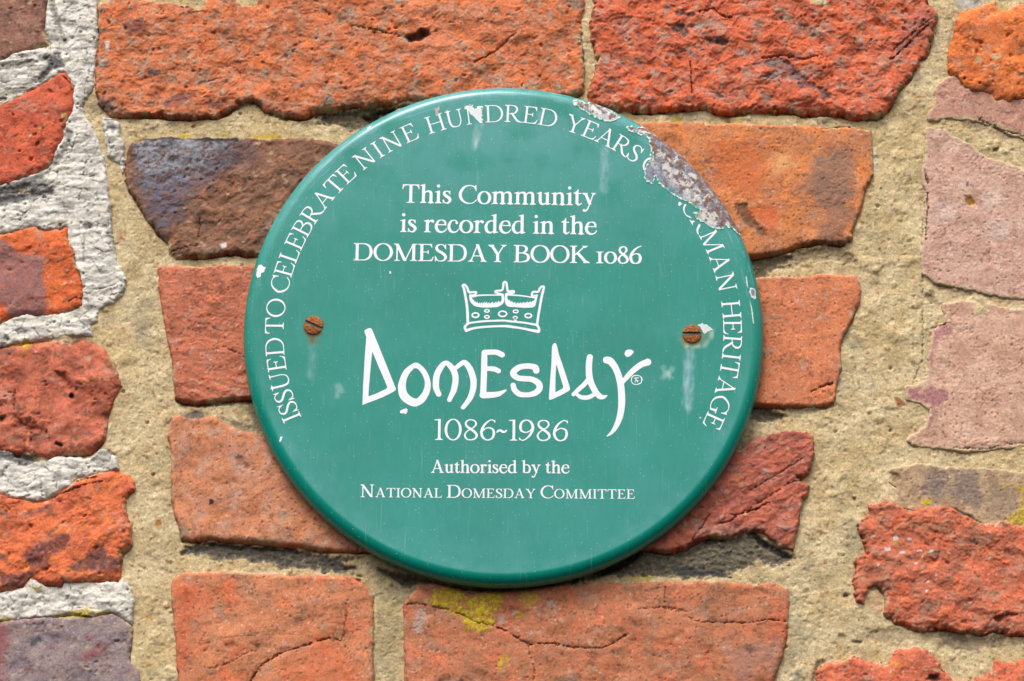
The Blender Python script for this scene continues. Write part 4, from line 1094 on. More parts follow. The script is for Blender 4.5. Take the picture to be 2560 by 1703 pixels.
def rust_colour(u, v):
    d = dmg(u, v); r = np.hypot(u, v)
    e = sm(R - 26, R - 5, r)
    c = np.tile(np.array([.235, .265, .335]), (len(u), 1)) * (1 + .34 * fbm(u / 1.6, v / 1.6, 81, 4, .7))[:, None]
    ru = (sm(.02, .30, fbm(u / 3.0, v / 3.0, 83, 5, .62) + .50 * e - .27) * .92)[:, None]
    c = c * (1 - ru) + np.array([.20, .095, .055]) * ru
    lt = (sm(.02, .22, fbm(u / 5.5 + 3, v / 5.5, 82, 5, .6) - .05 + .22 * (e > .25) * (e < .97)) * sm(.25, .65, e) * (1 - .8 * sm(R - 5, R - 1.5, r)))[:, None]
    c = c * (1 - lt) + np.array([.60, .575, .54]) * lt
    rb_ = (sm(.18, .30, fbm(u / 3.6, v / 3.6, 88, 4, .6)) * sm(.2, .6, e) * .9)[:, None]
    c = c * (1 - rb_) + np.array([.17, .065, .05]) * rb_
    orr = (sm(.38, .5, fbm(u / 2.6, v / 2.6, 84, 4, .6)) * .7)[:, None]
    c = c * (1 - orr) + np.array([.36, .17, .03]) * orr
    dk = (sm(.22, .45, fbm(u / 1.3, v / 1.3, 85, 3, .6)) * .6)[:, None]
    c = c * (1 - dk) + np.array([.07, .05, .045]) * dk
    fr = ((1 - sm(.1, np.maximum(.35, .7 + 1.7 * fbm(u / 1.5, v / 1.5, 86, 4, .6)), d)) * sm(-.45, .0, fbm(u / 2.5, v / 2.5, 89, 3)))[:, None]
    up = sm(R - 16, R - 7, r)[:, None] * (v > .8 * R)[:, None] * .6
    fr = np.clip(fr + up * sm(-.1, .3, fbm(u / 3, v / 3, 87, 3))[:, None], 0, 1)
    c = c * (1 - fr) + np.array([.74, .80, .76]) * fr
    return c

for p in DAMAGE:
    lo, hi = p.min(0) - 1.5, p.max(0) + 1.5
    pp = p
    def sdf(x, y, pp=pp):
        dd = sdpoly(pp, x, y) + .55 * fbm(x / 1.6, y / 1.6, 80, 4, .7)
        return -np.minimum(dd, (R - RC + RC * pi / 2 + 1.5) - np.hypot(x, y))
    ro = decal('rust_patch', sdf, (lo[0], lo[1], hi[0], hi[1]), 0.35, M_RUST, 0.06, rust_colour)
    def lip(x, y, pp=pp):
        dd = sdpoly(pp, x, y) + .55 * fbm(x / 1.6, y / 1.6, 80, 4, .7)
        wv = .42 + .75 * fbm(x / 2.2, y / 2.2, 90, 4, .65)
        return np.maximum(np.abs(dd - .15) - np.maximum(wv, -.2), np.hypot(x, y) - (R - RC + RC * pi / 2 - .5))
    def lipc(x, y):
        g = sm(-.1, .15, fbm(x / 1.8, y / 1.8, 91, 4))[:, None]
        return np.array([.70, .76, .73]) * (1 - g) + np.array([.06, .40, .27]) * g
    lo_ = decal('torn_enamel', lip, (lo[0], lo[1], hi[0], hi[1]), 0.3, M_CHIP, 0.30, lipc)
    if lo_: lo_.parent = ro
bpy.data.objects['rust_patch']['label'] = 'small white and brown chipped patch on the upper rim'
bpy.data.objects['rust_patch.001']['label'] = 'large rusted patch of bare grey metal on the upper right rim'

# ---- chips
def chip(spec, col=(.80, .80, .80), rag=.35, label=None, lift=.07, name='paint_chip', mat=None):
    p = face(tr(spec)); lo, hi = p.min(0) - 1, p.max(0) + 1
    sd_ = int(abs(p[0, 0] * 7 + p[0, 1] * 3)) % 97
    o = decal(name, lambda x, y: -(sdpoly(p, x, y) + rag * fbm(x / 1.2, y / 1.2, sd_, 3)), (lo[0], lo[1], hi[0], hi[1]), .2, mat or M_CHIP, lift,
              lambda u, v: np.tile(np.array(col), (len(u), 1)) * (1 + .12 * fbm(u / 1.2, v / 1.2, 99, 3))[:, None])
    if o and label: o['label'] = label
    return o
chip('B 1680,300 1690,287 1705,290 1720,305 1735,310 1725,340 1705,350 1702,372 1680,375 1668,355 1675,335', label='large white chip on the left rim')
chip('B 1832,1418 1845,1415 1843,1435 1830,1450 1826,1440', label='small white chip at the lower left rim')
chip('D 228,826 248,816 256,818 245,842 230,852', label='white nick on the upper left rim')
chip('M 470,1320 510,1305 530,1293 545,1310 540,1340 520,1355 510,1345 475,1348', label='white chip under the big letter o')
chip('V 868,310 878,307 884,322 873,325')
chip('U 2040,205 2080,195 2120,205 2150,240 2240,215 2235,300 2240,400 2215,390 2170,340 2110,310 2090,260', (.72, .75, .74), 1.2, 'white scuff over the letter N of HUNDRED', .10, 'scuff_mark')
chip('U 1690,240 1740,212 1755,225 1730,270 1735,320 1715,325 1700,290', (.46, .40, .36), .8, 'brown scuff above the letter H', .10, 'scuff_mark')
chip('X 345,560 380,550 430,570 460,600 420,620 395,640 370,600', (.62, .68, .66), .6, 'pale worn halo beside the right screw', .05)
chip('X 765,265 790,255 815,262 822,300 818,345 795,350 775,330 765,300', (.66, .72, .70), .5, 'white rimmed chip on the right rim')
chip('X 775,275 800,268 812,285 808,320 785,325 775,300', (.22, .23, .30), .4, None, .12)
chip('X 735,150 745,200 752,260 746,258 735,200', (.75, .78, .76), .2)  # thin pale sliver along the right rim
chip('X 765,360 785,430 800,550 793,550 778,440', (.75, .78, .76), .2)  # longer pale sliver, lower on the right rim
chip('X 355,1312 362,1312 366,1325 358,1328')

# ---- screws
def screw(px, py, slot, rad_px, label):
    c = face([(px, py)])[0]; r0 = rad_px / 4.78
    xs = np.arange(-r0 - .4, r0 + .4, .16); X, Y = np.meshgrid(xs, xs)
    S = np.hypot(X, Y) - r0 + .12 * fbm(X / 1.2, Y / 1.2, 120, 3)
    vv, ff = march(S, xs[0], xs[0], .16)
    vv = np.array(vv); x, y = vv[:, 0], vv[:, 1]
    a = radians(slot); dd = -x * sin(a) + y * cos(a)
    h = 1.5 * np.sqrt(np.maximum(0, 1 - .72 * (np.hypot(x, y) / r0) ** 2)) + .12 * fbm(x / .9, y / .9, 121, 4)
    sl = 1 - sm(.50, .78, np.abs(dd + .12 * fbm(x / 1.5, y / 1.5, 122, 2)))
    h = h - 1.9 * sl
    h = np.where(np.hypot(x, y) > r0 - .18, -.2, h)
    m = sm(-.2, .3, fbm(x / 1.5, y / 1.5, 123 + int(px), 4))[:, None]
    col = np.array([.36, .105, .012]) * (1 - m) + np.array([.18, .055, .014]) * m
    m = sm(.25, .4, fbm(x / 1.1, y / 1.1, 124 + int(px), 4))[:, None] * .7
    col = col * (1 - m) + np.array([.50, .21, .06]) * m
    m = sm(.3, .45, fbm(x / 1.0, y / 1.0, 125 + int(px), 4))[:, None] * .8
    col = col * (1 - m) + np.array([.06, .03, .025]) * m
    col = col * (1 - .7 * sl)[:, None] + np.array([.05, .022, .010]) * (.7 * sl)[:, None]
    o = py_mesh('screw', np.stack([c[0] + x, -T - h, c[1] + y], -1), ff, M_SCREW, PLAQ, True, col)
    o['label'] = label
screw(783.5, 813.8, -25, 25, 'rusty left screw with a slanted slot')
screw(1729.7, 835.3, -1, 24.5, 'rusty right screw with a level slot')

# ------------------------------------------------------------------ lettering: every letter drawn with a pen of changing width
def glyphs(TH, tn, sl=0.045):
    """TH thick, tn thin, sl serif slab; cap height 1. Returns {char: (width, prims)}"""
    w_ = lambda f: tn + (TH - tn) * f
    h = TH / 2
    def stem(x, y0, y1, f=1.0):
        a = w_(f) / 2
        return [('P', [(x - a, y0), (x + a, y0), (x + a, y1), (x - a, y1)])]
    def foot(x, f=1.0, l=.14, r=.14, y=0.0, s=1):
        a = w_(f) / 2
        b = .06
        L, Rr = x - a - l + .02, x + a + r - .02
        pts = [(L, y), (Rr, y), (Rr, y + s * sl * .8)]
        if r > .03: pts += [(x + a + b, y + s * (sl + .005)), (x + a + .015, y + s * (sl + b * .45)), (x + a, y + s * (sl + b * 1.3))]
        else: pts += [(x + a, y + s * sl)]
        if l > .03: pts += [(x - a, y + s * (sl + b * 1.3)), (x - a - .015, y + s * (sl + b * .45)), (x - a - b, y + s * (sl + .005))]
        else: pts += [(x - a, y + s * sl)]
        pts += [(L, y + s * sl * .8)]
        return [('P', pts)]
    def top(x, f=1.0, l=.14, r=.14, y=1.0):
        return foot(x, f, l, r, y, -1)
    def line(x0, y0, x1, y1, f):
        a = w_(f) / 2; dx, dy = x1 - x0, y1 - y0
        # horizontal cut ends, so diagonals sit flat on the line
        k = a * math.hypot(dx, dy) / abs(dy)
        return [('P', [(x0 - k, y0), (x0 + k, y0), (x1 + k, y1), (x1 - k, y1)])]
    def bar(x0, x1, y, t=None):
        t = (t or tn) / 2
        return [('P', [(x0, y - t), (x1, y - t), (x1, y + t), (x0, y + t)])]
    def S(pts, closed=False):
        return [('S', [(a, b, w_(f)) for a, b, f in pts], closed)]
    def blob(x, y, r):
        return [('S', [(x, y, 2 * r), (x + .001, y, 2 * r)], False)]
    def flag(x, y, l=.12):
        a = h
        return [('P', [(x - a - l, y - .085), (x - a - l + .02, y - .055), (x + a, y + .02), (x + a, y - .16), (x - a, y - .16), (x - a, y - .10)])]
    def ring(cx, cy, rx, ry, n=16):
        return S([(cx + rx * cos(2 * pi * i / n), cy + ry * sin(2 * pi * i / n), abs(cos(2 * pi * i / n)) ** 1.3) for i in range(n)], True)
    g = {}
    g['I'] = (.42, stem(.21, 0, 1) + foot(.21) + top(.21))
    arm = [('P', [(.12, 0), (.70, 0), (.79, .27), (.755, .27), (.69, .13), (.60, tn + .015), (.45, tn), (.12, tn)])]
    g['L'] = (.80, stem(.2, 0, 1) + foot(.2, r=.0) + top(.2) + arm)
    earm = [('P', [(.12, 1), (.74, 1), (.76, .76), (.725, .76), (.69, .87), (.60, 1 - tn - .01), (.12, 1 - tn)])]
    mid = bar(.2, .56, .53) + [('P', [(.535, .41), (.57, .41), (.57, .65), (.535, .65), (.50, .53 + tn / 2), (.50, .53 - tn / 2)])]
    ebot = [('P', [(.12, 0), (.76, 0), (.85, .27), (.815, .27), (.74, .13), (.65, tn + .015), (.5, tn), (.12, tn)])]
    g['E'] = (.86, stem(.2, 0, 1) + foot(.2, r=0) + top(.2, r=0) + earm + mid + ebot)
    g['T'] = (.94, stem(.47, 0, 1) + foot(.47, l=.16, r=.16) + [('P', [(.02, .73), (.055, .73), (.09, .85), (.17, 1 - tn - .015), (.3, 1 - tn), (.64, 1 - tn), (.77, 1 - tn - .015), (.85, .85), (.885, .73), (.92, .73), (.905, 1), (.035, 1)])])
    g['H'] = (1.08, stem(.2, 0, 1) + stem(.88, 0, 1) + foot(.2) + foot(.88) + top(.2) + top(.88) + bar(.2, .88, .52))
    xr = 1.03 - h
    g['D'] = (1.06, stem(.2, 0, 1) + foot(.2, r=0) + top(.2, r=0) + S([(.15, 1 - tn / 2, 0), (.45, 1 - tn / 2, 0), (.66, .95, .25), (.87, .80, .72), (xr, .5, 1), (.87, .2, .72), (.66, .05, .25), (.45, tn / 2, 0), (.15, tn / 2, 0)]))
    g['O'] = (1.04, ring(.52, .5, .52 - h, .515 - tn / 2))
    curv = [(.915, .78, .1), (.80, .925, .12), (.58, 1.01 - tn / 2, .0), (.33, .91, .45), (.16, .72, .85), (h + .01, .5, 1), (.15, .26, .85), (.32, .085, .45), (.56, tn / 2 - .01, .05), (.78, .06, .0), (.95, .21, 0)]
    tick = [('P', [(.895, 1.01), (.935, 1.01), (.945, .67), (.915, .67), (.86, .84), (.80, .93)])]
    g['C'] = (.98, S(curv) + tick)
    g['G'] = (1.06, S(curv[:9] + [(.78, .04, .0), (.9, .10, 0)]) + tick + stem(.90, .06, .42) + top(.90, y=.42, l=.16, r=.13))
    sp = [(.575, .79, .08), (.50, .925, .1), (.345, 1.01 - tn / 2, 0), (.17, .915, .45), (.115, .76, .9), (.20, .62, 1), (.36, .52, 1), (.52, .405, 1), (.605, .25, .95), (.53, .08, .5), (.335, tn / 2 - .01, 0), (.17, .06, .08), (.085, .23, .08)]
    stk = [('P', [(.585, 1.01), (.62, 1.01), (.63, .68), (.60, .68), (.555, .82)]), ('P', [(.035, -.02), (.07, -.02), (.12, .14), (.075, .32), (.04, .32)])]
    g['S'] = (.70, S(sp) + stk)
    g['M'] = (1.32, stem(.21, 0, 1, .22) + stem(1.10, 0, 1) + line(.20, 1, .645, 0, .95) + line(1.07, 1, .64, 0, .1) + foot(.21, .22) + foot(1.10) + top(.19, .5, r=0, l=.12) + top(1.11, .8, l=0, r=.14))
    g['N'] = (1.08, stem(.21, 0, 1, .22) + stem(.88, 0, 1, .22) + line(.18, 1, .87, -.0, 1) + foot(.21, .22) + top(.88, .22) + top(.16, .5, r=0, l=.11))
    g['A'] = (1.05, line(.53, 1.02, .165, 0, .12) + line(.505, 1.02, .86, 0, 1) + bar(.27, .74, .34) + foot(.165, .3, l=.13, r=.13) + foot(.86, 1, l=.12, r=.11))
    g['Y'] = (1.06, stem(.54, 0, .5) + line(.20, 1, .54, .44, .95) + line(.88, 1, .56, .44, .12) + foot(.54) + top(.19, 1.1, l=.10, r=.10) + top(.88, .2, l=.15, r=.12))
    g['B'] = (.89, stem(.2, 0, 1) + foot(.2, r=0) + top(.2, r=0) + S([(.15, 1 - tn / 2, 0), (.42, 1 - tn / 2, 0), (.62, .92, .55), (.69, .77, .95), (.60, .61, .55), (.42, .54, 0), (.2, .54, 0)]) + S([(.2, .54, 0), (.46, .54, 0), (.72, .46, .6), (.80, .285, 1), (.70, .1, .6), (.44, tn / 2, 0), (.15, tn / 2, 0)]))
    g['R'] = (1.0, stem(.2, 0, 1) + foot(.2) + top(.2, r=0) + S([(.15, 1 - tn / 2, 0), (.42, 1 - tn / 2, 0), (.63, .91, .6), (.70, .75, 1), (.62, .57, .6), (.44, .485, 0), (.2, .48, 0)]) + S([(.42, .50, .7), (.56, .32, 1), (.70, .13, 1), (.83, .04, .6), (.98, .015, .05)]))
    g['K'] = (1.06, stem(.2, 0, 1) + foot(.2) + top(.2) + line(.82, 1, .27, .45, .15) + line(.40, .60, .90, 0, 1) + foot(.90, 1, l=.13, r=.12) + top(.82, .3, l=.15, r=.12))
    g['U'] = (1.06, S([(.22, 1, 1), (.22, .6, 1), (.225, .35, 1), (.30, .10, .75), (.52, -.01 + tn / 2, .15), (.74, .09, .08), (.84, .33, .1), (.845, .6, .12), (.845, 1, .12)]) + top(.22) + top(.845, .15))
    xh = .68
    arch = lambda x: S([(x, .46, 0), (x + .10, .60, .12), (x + .23, xh - .035, .4), (x + .345, .60, .85), (x + .38, .46, 1), (x + .38, .05, 1)]) + stem(x + .38, 0, .25) + foot(x + .38, l=.10, r=.11)
    g['h'] = (.77, stem(.19, 0, 1.0) + foot(.19, l=.12, r=.10) + flag(.19, 1.02) + arch(.21))
    g['n'] = (.77, stem(.19, 0, xh - .04) + foot(.19, l=.12, r=.10) + flag(.19, xh) + arch(.21))
    g['m'] = (1.18, stem(.19, 0, xh - .04) + foot(.19, l=.12, r=.10) + flag(.19, xh) + arch(.21) + arch(.61))
    g['i'] = (.38, stem(.20, 0, xh - .04) + foot(.20, l=.12, r=.11) + flag(.20, xh) + blob(.19, .93, .088))
    g['l'] = (.38, stem(.20, 0, 1.0) + foot(.20) + flag(.20, 1.02))
    g['r'] = (.56, stem(.19, 0, xh - .04) + foot(.19, l=.12, r=.13) + flag(.19, xh) + S([(.22, .45, 0), (.31, .60, .15), (.42, .635, .5), (.47, .61, .8)]) + blob(.475, .595, .078))
    g['u'] = (.76, S([(.19, .62, 1), (.19, .4, 1), (.20, .18, 1), (.26, .06, .7), (.36, .035, .3), (.48, .09, .05), (.57, .19, 0)]) + flag(.19, xh) + stem(.57, .08, xh - .04) + flag(.57, xh) + [('P', [(.57 - h, .10), (.57 - h, -.02), (.62, .005), (.76, .045), (.76, .075), (.57 + h, .09)])])
    g['t'] = (.45, [('P', [(.19 - h, .08), (.19 + h, .08), (.19 + h, .87), (.19 + h * .4, .86), (.19 - h * .2, .76), (.01, .665), (.01, .62), (.19 - h, .62)])] + bar(.1, .42, .64, .055) + S([(.19, .3, 1), (.192, .15, .98), (.23, .06, .7), (.30, .035, .35), (.36, .06, .1), (.43, .115, 0)]))
    g['y'] = (.74, line(.16, xh, .42, .05, .95) + line(.60, xh, .39, .04, .05) + S([(.40, .06, .1), (.33, -.10, .15), (.26, -.23, .2), (.18, -.29, .4), (.11, -.28, .6)]) + blob(.105, -.265, .075) + top(.15, 1, y=xh, l=.10, r=.10) + top(.61, .2, y=xh, l=.12, r=.11))
    g['e'] = (.66, S([(.585, .42, .35), (.545, .575, .55), (.44, .66, .25), (.33, .69 - tn / 2, 0), (.19, .60, .5), (h + .01, .35, 1), (.15, .13, .9), (.30, .03, .5), (.42, .03, .25), (.54, .08, .1), (.635, .20, 0)]) + bar(.13, .64 - tn * .3, .42))
    g['c'] = (.62, S([(.52, .53, .5), (.45, .645, .2), (.34, .69 - tn / 2, 0), (.19, .60, .5), (h + .01, .35, 1), (.15, .13, .9), (.30, .03, .5), (.41, .03, .25), (.52, .08, .1), (.61, .20, 0)]) + blob(.50, .53, .075))
    g['o'] = (.74, ring(.37, .335, .37 - h, .355 - tn / 2))
    g['d'] = (.76, stem(.56, .05, 1.0) + flag(.56, 1.02) + S([(.56, .56, 0), (.46, .645, .05), (.35, .66, .1), (.19, .58, .5), (h + .01, .33, 1), (.15, .12, .9), (.28, .03, .45), (.40, .05, .1), (.55, .15, 0)]) + [('P', [(.56 - h, .12), (.56 - h, -.02), (.62, .005), (.75, .045), (.75, .075), (.56 + h, .09)])])
    g['b'] = (.72, stem(.17, .03, 1.0) + flag(.17, 1.02) + S([(.17, .54, 0), (.27, .635, .05), (.38, .66, .15), (.54, .58, .6), (.71 - h, .34, 1), (.56, .10, .8), (.40, .015 + tn / 2, .3), (.27, .04, .1), (.17, .10, 0)]))
    s2 = .67
    g['s'] = (.52, S([(.40, .54, .1), (.345, .635, .1), (.245, .685 - tn / 2, 0), (.135, .62, .45), (.11, .52, .85), (.18, .425, 1), (.30, .345, 1), (.405, .255, 1), (.42, .15, .85), (.34, .04, .4), (.235, .02, .05), (.13, .06, .08), (.075, .17, .08)]) + [('P', [(.405, .69), (.435, .69), (.44, .46), (.415, .46), (.38, .56)]), ('P', [(.035, -.01), (.06, -.01), (.10, .10), (.065, .22), (.038, .22)])])
    g['1'] = (.42, stem(.21, 0, xh) + foot(.21, l=.14, r=.14) + top(.21, l=.14, r=.14, y=xh))          # old-style figures
    g['0'] = (.70, ring(.35, .335, .35 - h, .355 - tn / 2))
    g['8'] = (.62, S([(.31, .53, .85), (.17, .66, .7), (.13, .80, .6), (.20, .93, .35), (.32, 1.0 - tn / 2, .1), (.45, .92, .45), (.49, .78, .6), (.42, .64, .25), (.31, .54, .2), (.15, .40, .3), (h * .9 + .01, .23, .75), (.16, .06, .4), (.31, -.01 + tn / 2, .1), (.49, .09, .55), (.545, .24, .95), (.46, .40, 1)], True))
    g['6'] = (.68, S([(.63, 1.02, 0), (.45, .93, .25), (.27, .77, .6), (.13, .55, .9), (h + .01, .32, 1), (.17, .09, .75), (.34, -.01 + tn / 2, .1), (.53, .09, .7), (.68 - h, .31, 1), (.55, .51, .65), (.39, .58, .1), (.25, .53, .05), (.12, .42, 0)]))
    # tall light figures of the dates
    g['!'] = (.40, stem(.24, 0, 1.0) + foot(.24, l=.15, r=.13) + [('P', [(.02, .935), (.02, .98), (.10, .985), (.24 + h, 1.0), (.24 + h, .9), (.24 - h, .9), (.24 - h, .935)])])
    g['@'] = (.76, ring(.38, .5, .38 - h, .515 - tn / 2))
    g['&'] = (.66, S([(.33, .53, .9), (.17, .65, .8), (.10, .79, .5), (.17, .93, .3), (.33, 1.0 - tn / 2, .1), (.50, .92, .3), (.56, .77, .5), (.47, .63, .2), (.33, .54, .1), (.15, .41, .15), (.07, .24, .5), (.15, .07, .3), (.32, -.005 + tn / 2, .1), (.52, .08, .4), (.595, .24, .8), (.50, .40, 1)], True))
    six = [(.66, .90, .1), (.56, .975, .05), (.46, .965, .05), (.30, .85, .4), (.16, .67, .8), (h + .01, .40, 1), (.14, .14, .8), (.33, -.005 + tn / 2, .1), (.54, .10, .6), (.68 - h, .31, .95), (.58, .52, .6), (.39, .605, .1), (.22, .54, .05), (.11, .42, 0)]
    g['^'] = (.68, S(six) + [('P', [(.645, .98), (.67, .97), (.675, .83), (.65, .84), (.60, .93)])])
    g['%'] = (.68, S([(.68 - a, 1 - b, f) for a, b, f in six]) + [('P', [(.68 - a, 1 - b) for a, b in [(.645, .98), (.67, .97), (.675, .83), (.65, .84), (.60, .93)]])])
    g['~'] = (.44, S([(.01, .40, .3), (.08, .475, .6), (.17, .475, .9), (.26, .42, .9), (.35, .41, .6), (.43, .49, .2)]))
    return g

def glyph_sdf(prims, x, y):
    best = np.full(x.shape, 1e9)
    for p in prims:
        if p[0] == 'P':
            best = np.minimum(best, -sdpoly(p[1], x, y))
        elif p[0] == 'PH':
            d = -sdpoly(p[1], x, y)
            for hh in p[2]: d = np.maximum(d, sdpoly(hh, x, y))
            best = np.minimum(best, d)
        else:
            pts = p[1] if len(p[1]) < 3 else spline(p[1], p[2], 6)
            best = np.minimum(best, sdstroke(pts, x, y))
    return best

_cache = {}
def glyph_mesh(fkey, G, ch, cell=.022):
    k = (fkey, ch)
    if k not in _cache:
        wd, prims = G[ch]
        x0, y0 = -.15, -.42
        xs = np.arange(x0, wd + .2, cell); ys = np.arange(y0, 1.16, cell)
        X, Y = np.meshgrid(xs, ys)
        S_ = glyph_sdf(prims, X.ravel(), Y.ravel()).reshape(X.shape)
        vv, ff = march(S_, x0, y0, cell)
        vv = np.array(vv)
        _cache[k] = (wd, vv, ff)
    return _cache[k]

FONT = glyphs(.160, .056); SMALL = glyphs(.158, .062, .05); RINGF = glyphs(.115, .048, .04); LIGHT = glyphs(.118, .05, .04)

def assemble(name, parts, label, clip=False):
    vs_, fs = [], []
    off = 0
    for vv, ff in parts:
        vs_.append(vv); fs += [[i + off for i in f_] for f_ in ff]; off += len(vv)
    vs_ = np.concatenate(vs_)
    o = py_mesh(name, wrap(vs_[:, 0], vs_[:, 1], .08), fs, M_WHITE, PLAQ)
    if label: o['label'] = label
    return o

def text_line(text, xl, yl, xr, yr, cap_px, fkey, G, label, small=None, space=.34, gap0=.012):
    a, b = face([(xl, yl), (xr, yr)])
    L = np.hypot(*(b - a)); ux = (b - a) / L; uy = np.array([-ux[1], ux[0]])
    m = (xl + xr) / 2, (yl + yr) / 2
    q0, q1 = face([m, (m[0], m[1] - cap_px)]); cap = np.hypot(*(q1 - q0))
    items = []; nat = 0.0; ng = 0; nsp = text.count(' ')
    for i, ch in enumerate(text):
        if ch == ' ': items.append(None); continue
        sc = 1.0
        key, gg = fkey, G
        if small and ch.islower(): sc = .735; ch = ch.upper(); key, gg = small
        wd = gg[ch][0] * sc
        items.append((ch, sc, wd, key, gg)); nat += wd
        if i < len(text) - 1 and text[i + 1] != ' ': ng += 1
    tgt = gap0
    sx = (L / cap - tgt * ng - space * nsp) / nat
    gap = tgt
    if sx > 1.04: gap = tgt + (sx - 1.04) * nat / ng; sx = 1.04
    x = 0.0; parts = []
    for i, it in enumerate(items):
        if it is None: x += space; continue
        ch, sc, wd, key, gg = it
        _, vv, ff = glyph_mesh(key, gg, ch)
        p = a + (x + vv[:, :1] * sc * sx) * cap * ux + vv[:, 1:] * sc * cap * uy
        parts.append((p, ff))
        x += wd * sx
        if i < len(items) - 1 and items[i + 1] is not None: x += gap
    return assemble('lettering', parts, label)

text_line('This Community', 1004.2, 507.2, 1490.2, 514.4, 46.4, 'm', FONT, 'white line reading This Community')
text_line('is recorded in the', 999.2, 580.2, 1492.7, 586.8, 46.4, 'm', FONT, 'white line reading is recorded in the')
text_line('DOMESDAY BOOK 1086', 882.9, 651.2, 1604.5, 659.8, 43.2, 'm', FONT, 'white capitals reading DOMESDAY BOOK 1086')
text_line('!@&^~!%&^', 1084.3, 1100.2, 1419.8, 1103.2, 52.6, 'l', LIGHT, 'thin white dates 1086 to 1986')
text_line('Authorised by the', 1076.5, 1182.4, 1424.0, 1183.8, 32.0, 's', SMALL, 'small white line reading Authorised by the')
text_line('National Domesday Committee', 899.6, 1243.2, 1587.7, 1247.4, 31.8, 's', SMALL, 'small white capitals reading National Domesday Committee', small=('s', SMALL))

# ring of capitals, each letter where it stands on the circle
ringtxt = [('ISSUED', 'V 230,1265 203,1195 173,1115 150,1035 130,915 122,803'), ('TO', 'V 118,665 126,548'), ('CELEBRATE', 'V 163,396 193,298 228,222 268,108 U 180,1530 270,1430 450,1230 520,1100 680,1000'),
           ('NINE', 'U 900,838 1050,690 1195,640 1400,515'), ('HUNDRED', 'U 1700,410 1920,350 2140,310 Q 190,352 380,358 575,368 785,400'), ('YEARS', 'Q 1090,470 1240,538 1410,625 1610,710 1780,810'),
           ('O', 'Q 1968,968'), ('NOR', 'S 1702,492 1727,520 1757,556'), ('MAN', 'R 995,1190 1070,1460 X 570,215'), ('HERITAGE', 'X 610,440 628,590 630,722 622,840 610,950 575,1050 527,1215 468,1350')]
CAPR = 9.75
RT = (P(1258.7 + 573.2, 837.5, -T)[0] - CX) + CAPR / 2       # outer edge of the letters
for word, spec in ringtxt:
    parts = []
    fp = face(tr(spec)); rb = RT - CAPR
    ans = np.unwrap([math.atan2(p[1], p[0]) for p in fp])
    wds = [RINGF[ch][0] for ch in word]
    if len(word) > 2:
        ctr_ = np.cumsum([0] + [(wds[i] + wds[i + 1]) / 2 for i in range(len(word) - 1)]) * CAPR
        k_ = np.arange(len(word))
        tot = -(ans[-1] - ans[0]) * (RT - CAPR / 2)
        g_ = (tot - ctr_[-1]) / (len(word) - 1)
        even = ans[0] - (ctr_ + g_ * k_) / (RT - CAPR / 2)
        ans = even
    for ch, an in zip(word, ans):
        er_ = np.array([cos(an), sin(an)]); et = np.array([sin(an), -cos(an)])
        wd, vv, ff = glyph_mesh('r', RINGF, ch)
        q_ = er_ * rb + (vv[:, :1] - wd / 2) * CAPR * et + vv[:, 1:] * CAPR * er_
        if word in ('O', 'NOR', 'YEARS', 'MAN'):
            keepv = dmg(q_[:, 0], q_[:, 1]) < (-1.9 if word == 'NOR' else -.05)
            ff = [f_ for f_ in ff if all(keepv[i] for i in f_)]
        if ff: parts.append((q_, ff))
    if parts: assemble('rim_lettering', parts, 'white capitals %s on the plaque edge' % word if len(word) > 3 or word == 'TO' or word == 'MAN' else None)

# ---- big hand drawn wordmark and crown
def strokes_mesh(name, prims, label):
    """prims in photo pixels"""
    pr = []
    for p in prims:
        if p[0] == 'S':
            f_ = face([q_[:2] for q_ in p[1]])
            pr.append(('S', [(f_[i, 0], f_[i, 1], p[1][i][2] / 4.76) for i in range(len(f_))], p[2]))
        elif p[0] == 'P':
            pr.append(('P', face(p[1])))
        else:
            pr.append(('PH', face(p[1]), [face(hh) for hh in p[2]]))
    pts = np.concatenate([np.array([q_[:2] for q_ in p[1]]) for p in pr])
    lo, hi = pts.min(0) - 2.5, pts.max(0) + 2.5
    o = decal(name, lambda x, y: glyph_sdf(pr, x, y), (lo[0], lo[1], hi[0], hi[1]), .17, M_WHITE, .08)
    if label: o['label'] = label
    return o

